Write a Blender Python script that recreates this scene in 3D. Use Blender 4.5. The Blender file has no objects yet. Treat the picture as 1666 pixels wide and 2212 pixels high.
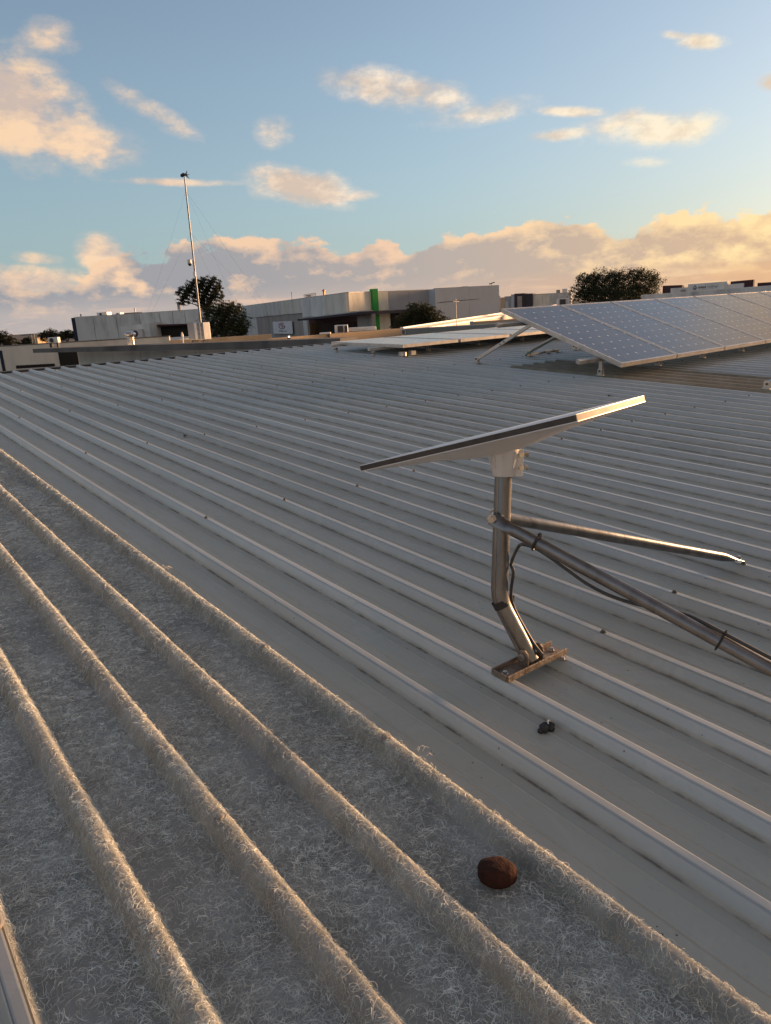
import bpy, bmesh, math, random
import numpy as np
from mathutils import Vector, Matrix

random.seed(7); RNG = np.random.default_rng(7)
scene = bpy.context.scene
COL = scene.collection

# ------------------------------------------------------------------ camera
CAM_Z = 6.5
F_PX = 1573.0                    # focal length for a 1666 x 2212 frame
G = Vector((.0588, 1.0, .275)).normalized()      # down, in camera axes (x right, y down, z forward)
_zw = -G
_yw = (Vector((0, 0, 1)) - _zw * _zw.z).normalized()
_xw = _yw.cross(_zw)
WM = Matrix((_xw, _yw, _zw))     # camera axes -> world axes
CAM = Vector((0, 0, CAM_Z))
cam_data = bpy.data.cameras.new('camera')
cam_data.sensor_fit = 'VERTICAL'; cam_data.sensor_height = 36
cam_data.lens = 36 * 2900.3 / 4080
cam_data.clip_start = .02; cam_data.clip_end = 6000
cam = bpy.data.objects.new('camera', cam_data); COL.objects.link(cam)
_r = WM @ Vector((1, 0, 0)); _u = WM @ Vector((0, -1, 0)); _b = WM @ Vector((0, 0, -1))
cam.matrix_world = Matrix(((_r.x, _u.x, _b.x, CAM.x), (_r.y, _u.y, _b.y, CAM.y), (_r.z, _u.z, _b.z, CAM.z), (0, 0, 0, 1)))
scene.camera = cam
scene.render.resolution_x = 771; scene.render.resolution_y = 1024

# ------------------------------------------------------------------ sun and sky
SUN_AZ, SUN_EL = math.radians(60), math.radians(6)       # azimuth clockwise from +Y
sun_dir = Vector((math.sin(SUN_AZ) * math.cos(SUN_EL), math.cos(SUN_AZ) * math.cos(SUN_EL), math.sin(SUN_EL)))
sd = bpy.data.lights.new('sun', 'SUN'); sd.energy = 4.2; sd.angle = math.radians(9); sd.color = (1, .56, .27)
sun = bpy.data.objects.new('sun', sd); COL.objects.link(sun); sun.location = (30, 20, 40)
sun.rotation_euler = (-sun_dir).to_track_quat('-Z', 'Y').to_euler()

scene.view_settings.view_transform = 'Standard'; scene.view_settings.look = 'None'
scene.view_settings.gamma = 1; scene.view_settings.use_curve_mapping = False
EXPOSURE = 1.1
scene.view_settings.exposure = EXPOSURE
SKY_STRENGTH = .145
scene.cycles.use_denoising = True; scene.cycles.max_bounces = 6; scene.cycles.diffuse_bounces = 3; scene.cycles.glossy_bounces = 3; scene.cycles.transmission_bounces = 4

def srgb(r, g, b):
    f = lambda c: c / 12.92 if c <= .04045 else ((c + .055) / 1.055) ** 2.4
    return (f(r / 255), f(g / 255), f(b / 255), 1)

class NT:
    """small helper to write node trees as expressions"""
    def __init__(s, nt): s.nt = nt; nt.nodes.clear()
    def n(s, t, **kw):
        nd = s.nt.nodes.new(t)
        for k, v in kw.items(): setattr(nd, k, v)
        return nd
    def put(s, sock, v):
        if hasattr(v, 'is_linked') or isinstance(v, bpy.types.NodeSocket): s.nt.links.new(v, sock)
        elif v is not None: sock.default_value = v
    def m(s, op, *a, clamp=False):
        nd = s.n('ShaderNodeMath', operation=op); nd.use_clamp = clamp
        for i, v in enumerate(a): s.put(nd.inputs[i], v)
        return nd.outputs[0]
    def vm(s, op, *a):
        nd = s.n('ShaderNodeVectorMath', operation=op)
        for i, v in enumerate(a): s.put(nd.inputs[i], v)
        return nd.outputs[0]
    def noise(s, vec, scale, detail=4, rough=.55, dist=0, lac=2.0):
        nd = s.n('ShaderNodeTexNoise'); s.put(nd.inputs['Vector'], vec)
        nd.inputs['Scale'].default_value = scale; nd.inputs['Detail'].default_value = detail
        nd.inputs['Roughness'].default_value = rough; nd.inputs['Distortion'].default_value = dist
        nd.inputs['Lacunarity'].default_value = lac
        return nd.outputs['Fac']
    def step(s, v, lo, hi):
        nd = s.n('ShaderNodeMapRange', interpolation_type='SMOOTHSTEP')
        s.put(nd.inputs[0], v); s.put(nd.inputs[1], lo); s.put(nd.inputs[2], hi)
        return nd.outputs[0]
    def lin(s, v, lo, hi, a=0., b=1.):
        nd = s.n('ShaderNodeMapRange'); s.put(nd.inputs[0], v); s.put(nd.inputs[1], lo); s.put(nd.inputs[2], hi)
        nd.inputs[3].default_value = a; nd.inputs[4].default_value = b
        return nd.outputs[0]
    def mix(s, f, a, b, mode='MIX'):
        nd = s.n('ShaderNodeMix', data_type='RGBA', blend_type=mode)
        s.put(nd.inputs[0], f); s.put(nd.inputs[6], a); s.put(nd.inputs[7], b)
        return nd.outputs[2]
    def ramp(s, f, stops):
        nd = s.n('ShaderNodeValToRGB'); s.put(nd.inputs[0], f)
        e = nd.color_ramp.elements
        while len(e) < len(stops): e.new(.5)
        for el, (p, c) in zip(e, stops): el.position = p; el.color = c
        return nd.outputs[0]

world = bpy.data.worlds.new('World'); scene.world = world; world.use_nodes = True
t = NT(world.node_tree)
out = t.n('ShaderNodeOutputWorld'); bg = t.n('ShaderNodeBackground'); bg.inputs[1].default_value = SKY_STRENGTH
t.nt.links.new(bg.outputs[0], out.inputs[0])
sky = t.n('ShaderNodeTexSky', sky_type='NISHITA'); sky.sun_disc = False
sky.sun_elevation = SUN_EL; sky.sun_rotation = SUN_AZ; sky.altitude = 20
sky.air_density = 1.0; sky.dust_density = 1.25; sky.ozone_density = 3.2
tc = t.n('ShaderNodeTexCoord'); D = t.vm('NORMALIZE', tc.outputs['Generated'])
sx = t.n('ShaderNodeSeparateXYZ'); t.put(sx.inputs[0], D)
DEG = 57.29578
AZ = t.m('MULTIPLY', t.m('ARCTAN2', sx.outputs[0], sx.outputs[1]), DEG)
EL = t.m('MULTIPLY', t.m('ARCSINE', sx.outputs[2]), DEG)
stretch = t.vm('MULTIPLY', D, (1, 1, 1.9))
fb = t.noise(stretch, 15, 10, .64)
off_v = (.016, .009, .016)
fb_s = t.noise(t.vm('ADD', stretch, off_v), 15, 5, .64)       # same field, sampled towards the sun
puff = t.noise(stretch, 8, 5, .52)
puff_s = t.noise(t.vm('ADD', stretch, (.03, .018, .03)), 8, 3, .52)
big = t.noise(D, 2.6, 4, .5)
sunward = t.step(AZ, -30, 40)
# scattered cumulus: centre azimuth, elevation, half width, half height (degrees), tilt, density
CL = [(-22.85, 13.63, 3.7, 2.7, -17.5, 1.15), (-20.0, 12.0, 3.3, 1.35, -8.8, .95), (-25.6, 14.3, 3.0, 2.9, 3.5, 1.2), (-20.22, 17.84, 1.2, .75, 3.4, .34),
      (-14.72, 13.97, 2.1, .45, -27.4, .34), (-6.3, 12.37, .8, .6, -1.7, .28), (2.94, 14.48, 4.4, .98, -11.7, .85), (8.4, 12.84, 3.3, .62, 5.1, .62),
      (14.26, 12.42, 2.3, .28, -8.2, .75), (19.89, 10.75, 3.7, 1.0, -4.0, .95), (14.43, 11.02, 2.3, .3, -.9, .6), (19.67, 8.76, 1.1, .26, -6.4, .55),
      (22.79, 15.2, 1.25, .36, -9.4, .8), (20.95, 15.83, .8, .18, -14, .5), (-5.07, 9.04, 3.5, 1.05, -12.3, .95), (-12.22, 9.46, 3.9, .2, -2.1, .62),
      (-.94, 8.16, 1.5, .3, 2.0, .5), (27.1, 12.33, .9, .4, -9.5, .7), (-19.27, 5.0, 1.3, 1.15, -1.7, 1.1), (-23.1, 4.8, 1.2, .3, -6.4, .5),
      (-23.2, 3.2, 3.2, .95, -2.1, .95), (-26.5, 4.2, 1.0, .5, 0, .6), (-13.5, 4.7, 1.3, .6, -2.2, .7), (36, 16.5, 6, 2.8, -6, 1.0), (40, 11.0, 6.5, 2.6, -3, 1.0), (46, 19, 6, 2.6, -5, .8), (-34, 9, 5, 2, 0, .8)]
cmax = None
fbc = t.m('SUBTRACT', fb, .5)
cxy = t.n('ShaderNodeCombineXYZ'); t.put(cxy.inputs[0], AZ); t.put(cxy.inputs[1], EL)
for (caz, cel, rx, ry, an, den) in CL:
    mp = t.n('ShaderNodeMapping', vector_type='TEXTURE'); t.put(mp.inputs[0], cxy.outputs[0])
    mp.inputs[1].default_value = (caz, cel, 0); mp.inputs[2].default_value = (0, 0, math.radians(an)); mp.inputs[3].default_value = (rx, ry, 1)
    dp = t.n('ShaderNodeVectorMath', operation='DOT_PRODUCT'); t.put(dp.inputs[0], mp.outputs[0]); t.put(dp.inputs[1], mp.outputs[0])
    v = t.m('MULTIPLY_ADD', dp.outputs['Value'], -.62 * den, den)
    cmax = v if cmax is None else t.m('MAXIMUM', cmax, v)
# the same kind of scattered cloud goes on over the rest of the sky
away = t.m('MAXIMUM', t.step(t.m('ABSOLUTE', AZ), 29, 38), t.step(EL, 21, 27))
gen = t.m('MULTIPLY', t.m('MULTIPLY', t.m('SUBTRACT', big, .54), 8), away)
cmax = t.m('MAXIMUM', cmax, t.m('SUBTRACT', gen, t.m('SUBTRACT', 1, away)))
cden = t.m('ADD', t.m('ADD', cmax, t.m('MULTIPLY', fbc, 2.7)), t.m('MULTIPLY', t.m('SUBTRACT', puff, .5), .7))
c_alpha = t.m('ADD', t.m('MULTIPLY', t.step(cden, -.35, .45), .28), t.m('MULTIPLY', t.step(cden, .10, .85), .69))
relief = t.m('ADD', t.m('MULTIPLY', t.m('SUBTRACT', fb, fb_s), 2.4), t.m('MULTIPLY', t.m('SUBTRACT', puff, puff_s), 3.4))
c_lit = t.m('ADD', .60, t.m('MULTIPLY', relief, 1.35), clamp=True)
S = 1 / SKY_STRENGTH / 2 ** EXPOSURE
def sk(r, g, b, k=1.): c = srgb(r, g, b); return (c[0] * S * k, c[1] * S * k, c[2] * S * k, 1)
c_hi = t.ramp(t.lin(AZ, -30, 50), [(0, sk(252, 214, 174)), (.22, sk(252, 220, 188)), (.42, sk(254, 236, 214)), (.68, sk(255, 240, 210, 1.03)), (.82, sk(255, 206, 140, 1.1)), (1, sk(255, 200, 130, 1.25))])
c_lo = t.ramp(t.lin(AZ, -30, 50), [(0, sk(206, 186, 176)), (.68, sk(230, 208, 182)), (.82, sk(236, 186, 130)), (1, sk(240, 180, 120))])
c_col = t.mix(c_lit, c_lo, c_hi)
# long cloud bank along the horizon
n1 = t.noise(t.vm('MULTIPLY', D, (1, 1, 0)), 9, 3, .5)
lefty = t.step(AZ, -21.5, -17.5)
lefty = t.m('MAXIMUM', lefty, t.step(AZ, -30, -45))
top = t.m('ADD', t.m('ADD', 3.1, t.m('MULTIPLY', lefty, 2.15)), t.m('MULTIPLY', t.m('SUBTRACT', n1, .5), 2.6))
bden = t.m('ADD', t.m('ADD', t.m('DIVIDE', t.m('SUBTRACT', top, EL), .9), t.m('MULTIPLY', fbc, 5.2)), t.m('MULTIPLY', t.m('SUBTRACT', puff, .5), 5.0))
b_alpha = t.step(bden, .0, .55)
edge = t.m('SUBTRACT', 1, t.step(bden, .1, 1.7))                        # thin, sunlit top of the bank
b_lit = t.m('ADD', t.m('ADD', -.04, t.m('MULTIPLY', edge, .78)), t.m('MULTIPLY', relief, 1.5), clamp=True)
b_lo = t.ramp(t.lin(AZ, -30, 40), [(0, sk(152, 157, 166)), (.3, sk(166, 164, 167)), (.5, sk(188, 176, 168)), (.8, sk(220, 188, 156)), (1, sk(225, 178, 130))])
b_hi = t.ramp(t.lin(AZ, -30, 40), [(0, sk(250, 212, 176)), (.45, sk(242, 205, 174)), (.8, sk(255, 222, 166, 1.1)), (1, sk(255, 225, 160, 1.2))])
b_col = t.mix(b_lit, b_lo, b_hi)
# hazier, paler strip under the bank
hz = t.step(EL, 2.6, .9)
streak = t.noise(t.vm('MULTIPLY', D, (1, 1, 9)), 12, 5, .55)
h_col = t.ramp(t.lin(AZ, -30, 40), [(0, sk(188, 180, 178)), (.45, sk(200, 182, 172)), (.8, sk(230, 184, 144)), (1, sk(245, 195, 140))])
h_col = t.mix(t.step(streak, .5, .68), h_col, t.ramp(t.lin(AZ, -30, 40), [(0, sk(222, 196, 180)), (.5, sk(226, 192, 170)), (1, sk(255, 214, 155))]))
b_col = t.mix(t.m('MULTIPLY', hz, .85), b_col, h_col)
hs = t.n('ShaderNodeHueSaturation'); t.put(hs.inputs['Color'], sky.outputs[0]); hs.inputs['Saturation'].default_value = .72; hs.inputs['Value'].default_value = .80; hs.inputs['Hue'].default_value = .497
pale = t.m('MULTIPLY', t.m('POWER', 2.718, t.m('DIVIDE', t.m('ABSOLUTE', EL), -11.0)), .74)
clear = t.mix(pale, hs.outputs[0], t.ramp(t.lin(AZ, -30, 40), [(0, sk(170, 196, 204)), (.5, sk(182, 200, 202)), (.85, sk(214, 204, 180)), (1, sk(240, 214, 168))]))
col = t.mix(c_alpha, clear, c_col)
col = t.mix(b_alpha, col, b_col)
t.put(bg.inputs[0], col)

# ------------------------------------------------------------------ roof frame (fitted to the ribs)
RA = WM @ Vector((-.61521102, -.2237601, .75594102))      # along the ribs, up the slope
RU = WM @ Vector((-.02576999, -.9526547, -.30296027))     # roof normal
RB = RA.cross(RU).normalized()                            # across the ribs, to the right
P = .1905                                                 # rib pitch
RO = CAM + RB * (4.2735 * P) - RU * (4.9168 * P)          # roof point b = 0, a = 0 on the rib crests
RROT = Matrix((RB, RA, RU)).transposed()
RMAT = RROT.to_4x4(); RMAT.translation = RO
A_END = 9.977; A_NEAR = -3.0; B_RIGHT = 32
PAN = -.029

def rw(b, a, z=0): return RO + RB * b + RA * a + RU * z
def ray(x, y): return WM @ Vector(((x - 833) / F_PX, (y - 1106) / F_PX, 1))
def at(x, y, d):
    r = ray(x, y); return CAM + r * (d / r.y)
def atz(x, y, z):
    r = ray(x, y); return CAM + r * ((z - CAM_Z) / r.z)
def on_plane(x, y, p, q, off=0.):
    """where the sight line of a spot meets the upright plane through p and q (off = metres towards the viewer)"""
    nrm = Vector((q.y - p.y, -(q.x - p.x), 0)).normalized()
    if nrm.dot(CAM - p) < 0: nrm = -nrm
    r = ray(x, y); k = (p + nrm * off - CAM).dot(nrm) / r.dot(nrm)
    return CAM + r * k

# ------------------------------------------------------------------ mesh helpers
class MB:
    def __init__(s): s.v = []; s.f = []
    def add(s, vs, fs):
        o = len(s.v); s.v += [tuple(v) for v in vs]; s.f += [tuple(i + o for i in f) for f in fs]; return s
    def box(s, c, sz, rot=None, taper=1.0):
        hx, hy, hz = sz[0] / 2, sz[1] / 2, sz[2] / 2
        vs = []
        for z in (-hz, hz):
            k = 1 if z < 0 else taper
            for x, y in ((-hx, -hy), (hx, -hy), (hx, hy), (-hx, hy)):
                v = Vector((x * k, y * k, z))
                if rot is not None: v = rot @ v
                vs.append(v + Vector(c))
        return s.add(vs, [(3, 2, 1, 0), (4, 5, 6, 7), (0, 1, 5, 4), (1, 2, 6, 5), (2, 3, 7, 6), (3, 0, 4, 7)])
    def bar(s, p, q, w, h, up=(0, 0, 1)):
        p, q = Vector(p), Vector(q); d = (q - p); L = d.length; d.normalize()
        x = d.cross(Vector(up)).normalized(); z = x.cross(d)
        return s.box((p + q) / 2, (w, L, h), Matrix((x, d, z)).transposed())
    def tube(s, pts, r, n=10, caps=True):
        pts = [Vector(p) for p in pts]; rs = r if isinstance(r, (list, tuple)) else [r] * len(pts)
        vs = []; prev = None
        for i, p in enumerate(pts):
            d = (pts[min(i + 1, len(pts) - 1)] - pts[max(i - 1, 0)]).normalized()
            if prev is None:
                x = d.cross(Vector((0, 0, 1)))
                if x.length < .05: x = d.cross(Vector((0, 1, 0)))
            else: x = prev - d * prev.dot(d)
            x.normalize(); y = d.cross(x); prev = x
            for k in range(n):
                an = 2 * math.pi * k / n; vs.append(p + (x * math.cos(an) + y * math.sin(an)) * rs[i])
        fs = []
        for i in range(len(pts) - 1):
            for k in range(n):
                fs.append((i * n + k, i * n + (k + 1) % n, (i + 1) * n + (k + 1) % n, (i + 1) * n + k))
        if caps: fs.append(tuple(range(n - 1, -1, -1))); fs.append(tuple((len(pts) - 1) * n + k for k in range(n)))
        return s.add(vs, fs)
    def lathe(s, prof, c=(0, 0, 0), n=16, rot=None):
        vs = []
        for r, z in prof:
            for k in range(n):
                an = 2 * math.pi * k / n; v = Vector((r * math.cos(an), r * math.sin(an), z))
                if rot is not None: v = rot @ v
                vs.append(v + Vector(c))
        fs = [(i * n + k, i * n + (k + 1) % n, (i + 1) * n + (k + 1) % n, (i + 1) * n + k) for i in range(len(prof) - 1) for k in range(n)]
        fs.append(tuple(range(n - 1, -1, -1))); fs.append(tuple((len(prof) - 1) * n + k for k in range(n)))
        return s.add(vs, fs)
    def prism(s, poly, d):
        """poly: list of 3-D points, extruded by vector d"""
        n = len(poly); d = Vector(d)
        vs = [Vector(p) for p in poly] + [Vector(p) + d for p in poly]
        fs = [tuple(range(n)), tuple(range(2 * n - 1, n - 1, -1))] + [(i, (i + 1) % n + 0, (i + 1) % n + n, i + n)[::-1] for i in range(n)]
        return s.add(vs, fs)
    def mesh(s, name):
        me = bpy.data.meshes.new(name); me.from_pydata(s.v, [], s.f)
        bm = bmesh.new(); bm.from_mesh(me); bmesh.ops.recalc_face_normals(bm, faces=bm.faces); bm.to_mesh(me); bm.free()
        return me
    def build(s, name, mat, parent=None, smooth=False, bevel=0, matrix=None):
        me = s.mesh(name)
        return link(name, me, mat, parent, smooth, bevel, matrix)

def link(name, me, mat, parent=None, smooth=False, bevel=0, matrix=None):
    if mat is not None and not me.materials: me.materials.append(mat)
    if smooth:
        for pl in me.polygons: pl.use_smooth = True
        try: me.set_sharp_from_angle(angle=math.radians(40))
        except Exception: pass
    o = bpy.data.objects.new(name, me); COL.objects.link(o)
    if matrix is not None: o.matrix_world = matrix
    if parent is not None: o.parent = parent
    if bevel:
        md = o.modifiers.new('bevel', 'BEVEL'); md.width = bevel; md.segments = 2; md.limit_method = 'ANGLE'; md.harden_normals = False
    return o
def tag(o, label=None, cat=None, group=None, kind=None):
    if label: o['label'] = label
    if cat: o['category'] = cat
    if group: o['group'] = group
    if kind: o['kind'] = kind
    return o
def thing(name, label, cat, matrix=None, group=None):
    o = bpy.data.objects.new(name, None); COL.objects.link(o); o.empty_display_size = .1
    if matrix is not None: o.matrix_world = matrix
    return tag(o, label, cat, group)
def frame(b, a, z, rotz=0., rotx=0.):
    """matrix of a spot on the roof (x across ribs, y up the slope, z off the roof)"""
    m = RMAT @ Matrix.Translation((b, a, z)) @ Matrix.Rotation(rotz, 4, 'Z') @ Matrix.Rotation(rotx, 4, 'X')
    return m
def wmat(p, rotz=0.): return Matrix.Translation(p) @ Matrix.Rotation(rotz, 4, 'Z')

# ------------------------------------------------------------------ materials
MATS = {}
def mat(name, color, rough=.6, metal=0., var=.12, scale=4., bump=0., bscale=60., spec=.5, stretch=None, space='Object', color2=None, ref=None, transl=0.):
    if name in MATS: return MATS[name]
    m = bpy.data.materials.new(name); m.use_nodes = True; t = NT(m.node_tree)
    out = t.n('ShaderNodeOutputMaterial'); b = t.n('ShaderNodeBsdfPrincipled')
    tc = t.n('ShaderNodeTexCoord')
    if ref is not None: tc.object = ref
    v = tc.outputs[space]
    if stretch: v = t.vm('MULTIPLY', v, stretch)
    n = t.noise(v, scale, 6, .6)
    c = (*color, 1); c2 = (*(color2 if color2 else [x * (1 - var * 2.2) for x in color]), 1); c3 = (*[min(1, x * (1 + var)) for x in color], 1)
    colr = t.ramp(n, [(.28, c2), (.5, c), (.72, c3)])
    t.put(b.inputs['Base Color'], colr); b.inputs['Metallic'].default_value = metal
    t.put(b.inputs['Roughness'], t.m('ADD', rough - .06, t.m('MULTIPLY', n, .12)))
    b.inputs['Specular IOR Level'].default_value = spec
    if bump:
        bp = t.n('ShaderNodeBump'); bp.inputs['Strength'].default_value = bump; bp.inputs['Distance'].default_value = .01
        t.put(bp.inputs['Height'], t.noise(v, bscale, 4, .6)); t.put(b.inputs['Normal'], bp.outputs[0])
    sh = b.outputs[0]
    if transl:
        tr = t.n('ShaderNodeBsdfTranslucent'); t.put(tr.inputs[0], colr)
        mx = t.n('ShaderNodeMixShader'); mx.inputs[0].default_value = transl
        t.nt.links.new(sh, mx.inputs[1]); t.nt.links.new(tr.outputs[0], mx.inputs[2]); sh = mx.outputs[0]
    t.nt.links.new(sh, out.inputs[0]); MATS[name] = m
    return m

# ------------------------------------------------------------------ ground and the roof we stand on
g_m = mat('asphalt_ground', (.055, .052, .05), .9, var=.25, scale=.05, bump=.2, bscale=3, space='Object')
mb = MB(); mb.add([(-3000, -600, 0), (3000, -600, 0), (3000, 5000, 0), (-3000, 5000, 0)], [(0, 1, 2, 3)])
tag(mb.build('ground', g_m), kind='structure')

roof = bpy.data.objects.new('roof', None); COL.objects.link(roof); roof.matrix_world = RMAT; tag(roof, kind='structure')

def roof_metal():
    m = bpy.data.materials.new('weathered_zinc_sheet'); m.use_nodes = True; t = NT(m.node_tree)
    out = t.n('ShaderNodeOutputMaterial'); b = t.n('ShaderNodeBsdfPrincipled')
    tc = t.n('ShaderNodeTexCoord'); tc.object = roof; v = tc.outputs['Object']
    run = t.noise(t.vm('MULTIPLY', v, (14, .35, 4)), 1.0, 5, .6)            # streaks running with the ribs
    blot = t.noise(t.vm('MULTIPLY', v, (1, .6, 1)), 1.3, 5, .6)
    fine = t.noise(v, 60, 4, .65)
    oi = t.n('ShaderNodeObjectInfo')
    sx = t.n('ShaderNodeSeparateXYZ'); t.put(sx.inputs[0], v)
    base = t.mix(t.step(run, .36, .66), (.345, .364, .358, 1), (.415, .44, .438, 1))
    pan = t.m('SUBTRACT', 1, t.step(sx.outputs[2], PAN + .004, PAN + .012))      # settled dust lies in the flat pans
    base = t.mix(t.m('MULTIPLY', pan, t.lin(run, .3, .7, .55, .95)), base, (.395, .395, .335, 1))
    base = t.mix(t.m('MULTIPLY', t.step(blot, .45, .75), .4), base, (.33, .32, .28, 1))
    base = t.mix(t.m('MULTIPLY', t.step(fine, .55, .8), .3), base, (.23, .23, .225, 1))
    k = t.m('ADD', .93, t.m('MULTIPLY', oi.outputs['Random'], .12))
    kk = t.n('ShaderNodeCombineColor'); [t.put(kk.inputs[i], k) for i in range(3)]
    base = t.mix(1.0, base, kk.outputs[0], 'MULTIPLY')
    # grime with painted occlusion shade along the foot of each rib
    ph = t.m('FRACT', t.m('ADD', t.m('DIVIDE', sx.outputs[0], P), 50.0))
    foot = t.m('SUBTRACT', 1, t.step(t.m('ABSOLUTE', t.m('SUBTRACT', ph, .79)), .0, .035))
    grime_shade = t.m('MULTIPLY', foot, t.step(t.noise(t.vm('MULTIPLY', v, (6, 3, 1)), 3, 5, .7), .38, .62))
    base = t.mix(t.m('MULTIPLY', grime_shade, .85), base, (.085, .075, .06, 1))
    ring = t.noise(t.vm('MULTIPLY', v, (2.2, 1.1, 1)), 2.1, 6, .7, .8)        # dried water marks
    base = t.mix(t.m('MULTIPLY', t.m('SUBTRACT', t.step(ring, .50, .54), t.step(ring, .545, .62)), .22), base, (.50, .49, .46, 1))
    # small dark specks of grit and lichen
    vo = t.n('ShaderNodeTexVoronoi'); t.put(vo.inputs['Vector'], v); vo.inputs['Scale'].default_value = 34
    speck = t.m('MULTIPLY', t.m('LESS_THAN', vo.outputs['Distance'], .075), t.m('GREATER_THAN', t.noise(v, 3, 3), .52))
    base = t.mix(t.m('MULTIPLY', speck, .8), base, (.06, .05, .045, 1))
    t.put(b.inputs['Base Color'], base)
    b.inputs['Metallic'].default_value = .22
    t.put(b.inputs['Roughness'], t.m('ADD', t.m('ADD', .32, t.m('MULTIPLY', blot, .16)), t.m('MULTIPLY', pan, .28)))
    bp = t.n('ShaderNodeBump'); bp.inputs['Strength'].default_value = .12; bp.inputs['Distance'].default_value = .004
    t.put(bp.inputs['Height'], t.m('ADD', t.m('MULTIPLY', fine, .3), t.noise(v, 7, 3, .5))); t.put(b.inputs['Normal'], bp.outputs[0])
    t.nt.links.new(b.outputs[0], out.inputs[0]); return m
M_zinc = roof_metal()

# cross-section of one pitch, measured from the far top edge of a rib towards the viewer (b, z)
PROF = [(-.1735, PAN), (-.1345, PAN), (-.1322, PAN + .0016), (-.1285, PAN + .0016), (-.1262, PAN), (-.0745, PAN), (-.0722, PAN + .0016), (-.0685, PAN + .0016),
        (-.0662, PAN), (-.0385, PAN), (-.0368, PAN + .0012), (-.0228, -.0030), (-.0210, -.0012), (-.0194, -.0026), (-.0176, -.0002), (-.0160, 0), (-.0026, 0), (0, -.0006), (.0018, -.0028), (.0158, PAN + .0012)]
def profile(b0, b1, dz=0.):
    k0 = math.floor(b0 / P) - 1; k1 = math.ceil(b1 / P) + 1
    pts = [(k * P + b, z) for k in range(k0, k1 + 1) for b, z in PROF]
    pts.sort()
    def zat(x):
        for (xa, za), (xb, zb) in zip(pts, pts[1:]):
            if xa <= x <= xb: return za + (zb - za) * (x - xa) / max(xb - xa, 1e-9)
        return PAN
    res = [(b0, zat(b0))] + [(x, z) for x, z in pts if b0 + 1e-4 < x < b1 - 1e-4] + [(b1, zat(b1))]
    return [(x, z + dz) for x, z in res]
def sheet_mesh(name, b0, b1, a0, a1, dz=0., nseg=10, shift=0., pr=None):
    pr = pr or profile(b0, b1, dz); mb = MB(); n = len(pr); vs = []
    for i in range(nseg + 1):
        a = a0 + (a1 - a0) * i / nseg
        for x, z in pr: vs.append((x - shift, a, z))
    fs = [(i * n + j, i * n + j + 1, (i + 1) * n + j + 1, (i + 1) * n + j) for i in range(nseg) for j in range(n - 1)]
    mb.add(vs, fs); me = mb.mesh(name)
    return me
SW = 4 * P
def fibre_profile(b0, b1, dz):
    pr = np.array(profile(b0 - .02, b1 + .02)); x = np.arange(b0 - .012, b1 + .012, .0015); z = np.interp(x, pr[:, 0], pr[:, 1])
    z = PAN + (z - PAN) * 1.16; k = np.hanning(11); k /= k.sum(); zs = np.convolve(z, k, 'same')
    m_ = (x >= b0) & (x <= b1); x, zs = x[m_], zs[m_]; x = x[::2]; zs = zs[::2]
    return [(float(p), float(q) + dz) for p, q in zip(x, zs)]
me = sheet_mesh('metal_sheet', -.0455, SW - .0470, A_NEAR, A_END)
me_d = None
def flip_up(me):
    bm = bmesh.new(); bm.from_mesh(me)
    if sum(f.normal.z * f.calc_area() for f in bm.faces) < 0: bmesh.ops.reverse_faces(bm, faces=bm.faces)
    bm.to_mesh(me); bm.free(); return me
flip_up(me)
FIB2 = 7
for k in range(0, 42):
    if k == FIB2: continue
    o = link('metal_sheet', me, M_zinc, roof); o.location = (k * SW, 0, random.uniform(0, .0008)); o.rotation_euler = (0, 0, random.uniform(-.0002, .0002))
me_l = flip_up(sheet_mesh('metal_sheet', -SW + .02, .02, A_NEAR, A_END))
for k in range(0, 7):
    o = link('metal_sheet', me_l, M_zinc, roof); o.location = (-SW - k * SW, 0, -.0012 * (k % 2))

# weathered fibreglass skylight sheets
def fibre_sheet_mat(name, c1, c2, c3):
    m = bpy.data.materials.new(name); m.use_nodes = True; t = NT(m.node_tree)
    out = t.n('ShaderNodeOutputMaterial'); b = t.n('ShaderNodeBsdfPrincipled')
    tc = t.n('ShaderNodeTexCoord'); tc.object = roof; v = tc.outputs['Object']
    n = t.noise(v, 9, 6, .65); n2 = t.noise(v, 120, 5, .7, .6); n3 = t.noise(t.vm('MULTIPLY', v, (3, 1, 1)), 1.6, 4, .6)
    base = t.mix(t.step(n, .35, .68), (*c1, 1), (*c2, 1))
    base = t.mix(t.m('MULTIPLY', t.step(n3, .45, .7), .5), base, (*c3, 1))
    base = t.mix(t.step(n2, .5, .72), base, t.mix(.55, base, (.5, .48, .45, 1)))
    t.put(b.inputs['Base Color'], base); b.inputs['Roughness'].default_value = .8
    bp = t.n('ShaderNodeBump'); bp.inputs['Strength'].default_value = .8; bp.inputs['Distance'].default_value = .004
    t.put(bp.inputs['Height'], n2); t.put(b.inputs['Normal'], bp.outputs[0])
    tr = t.n('ShaderNodeBsdfTranslucent'); tr.inputs[0].default_value = (.62, .575, .49, 1); mx = t.n('ShaderNodeMixShader'); mx.inputs[0].default_value = .27
    t.nt.links.new(b.outputs[0], mx.inputs[1]); t.nt.links.new(tr.outputs[0], mx.inputs[2]); t.nt.links.new(mx.outputs[0], out.inputs[0]); return m
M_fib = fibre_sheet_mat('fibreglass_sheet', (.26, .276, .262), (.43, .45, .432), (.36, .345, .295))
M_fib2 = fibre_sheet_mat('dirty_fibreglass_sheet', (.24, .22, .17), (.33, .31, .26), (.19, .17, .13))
me = flip_up(sheet_mesh('fibreglass_sheet', 0, 0, A_NEAR, A_END, 0, 10, 0., fibre_profile(-SW + .002, .0180, .0020)))
o = link('fibreglass_sheet', me, M_fib, roof); tag(o, 'fibreglass skylight sheet with its weathered glass fibres standing loose')
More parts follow.
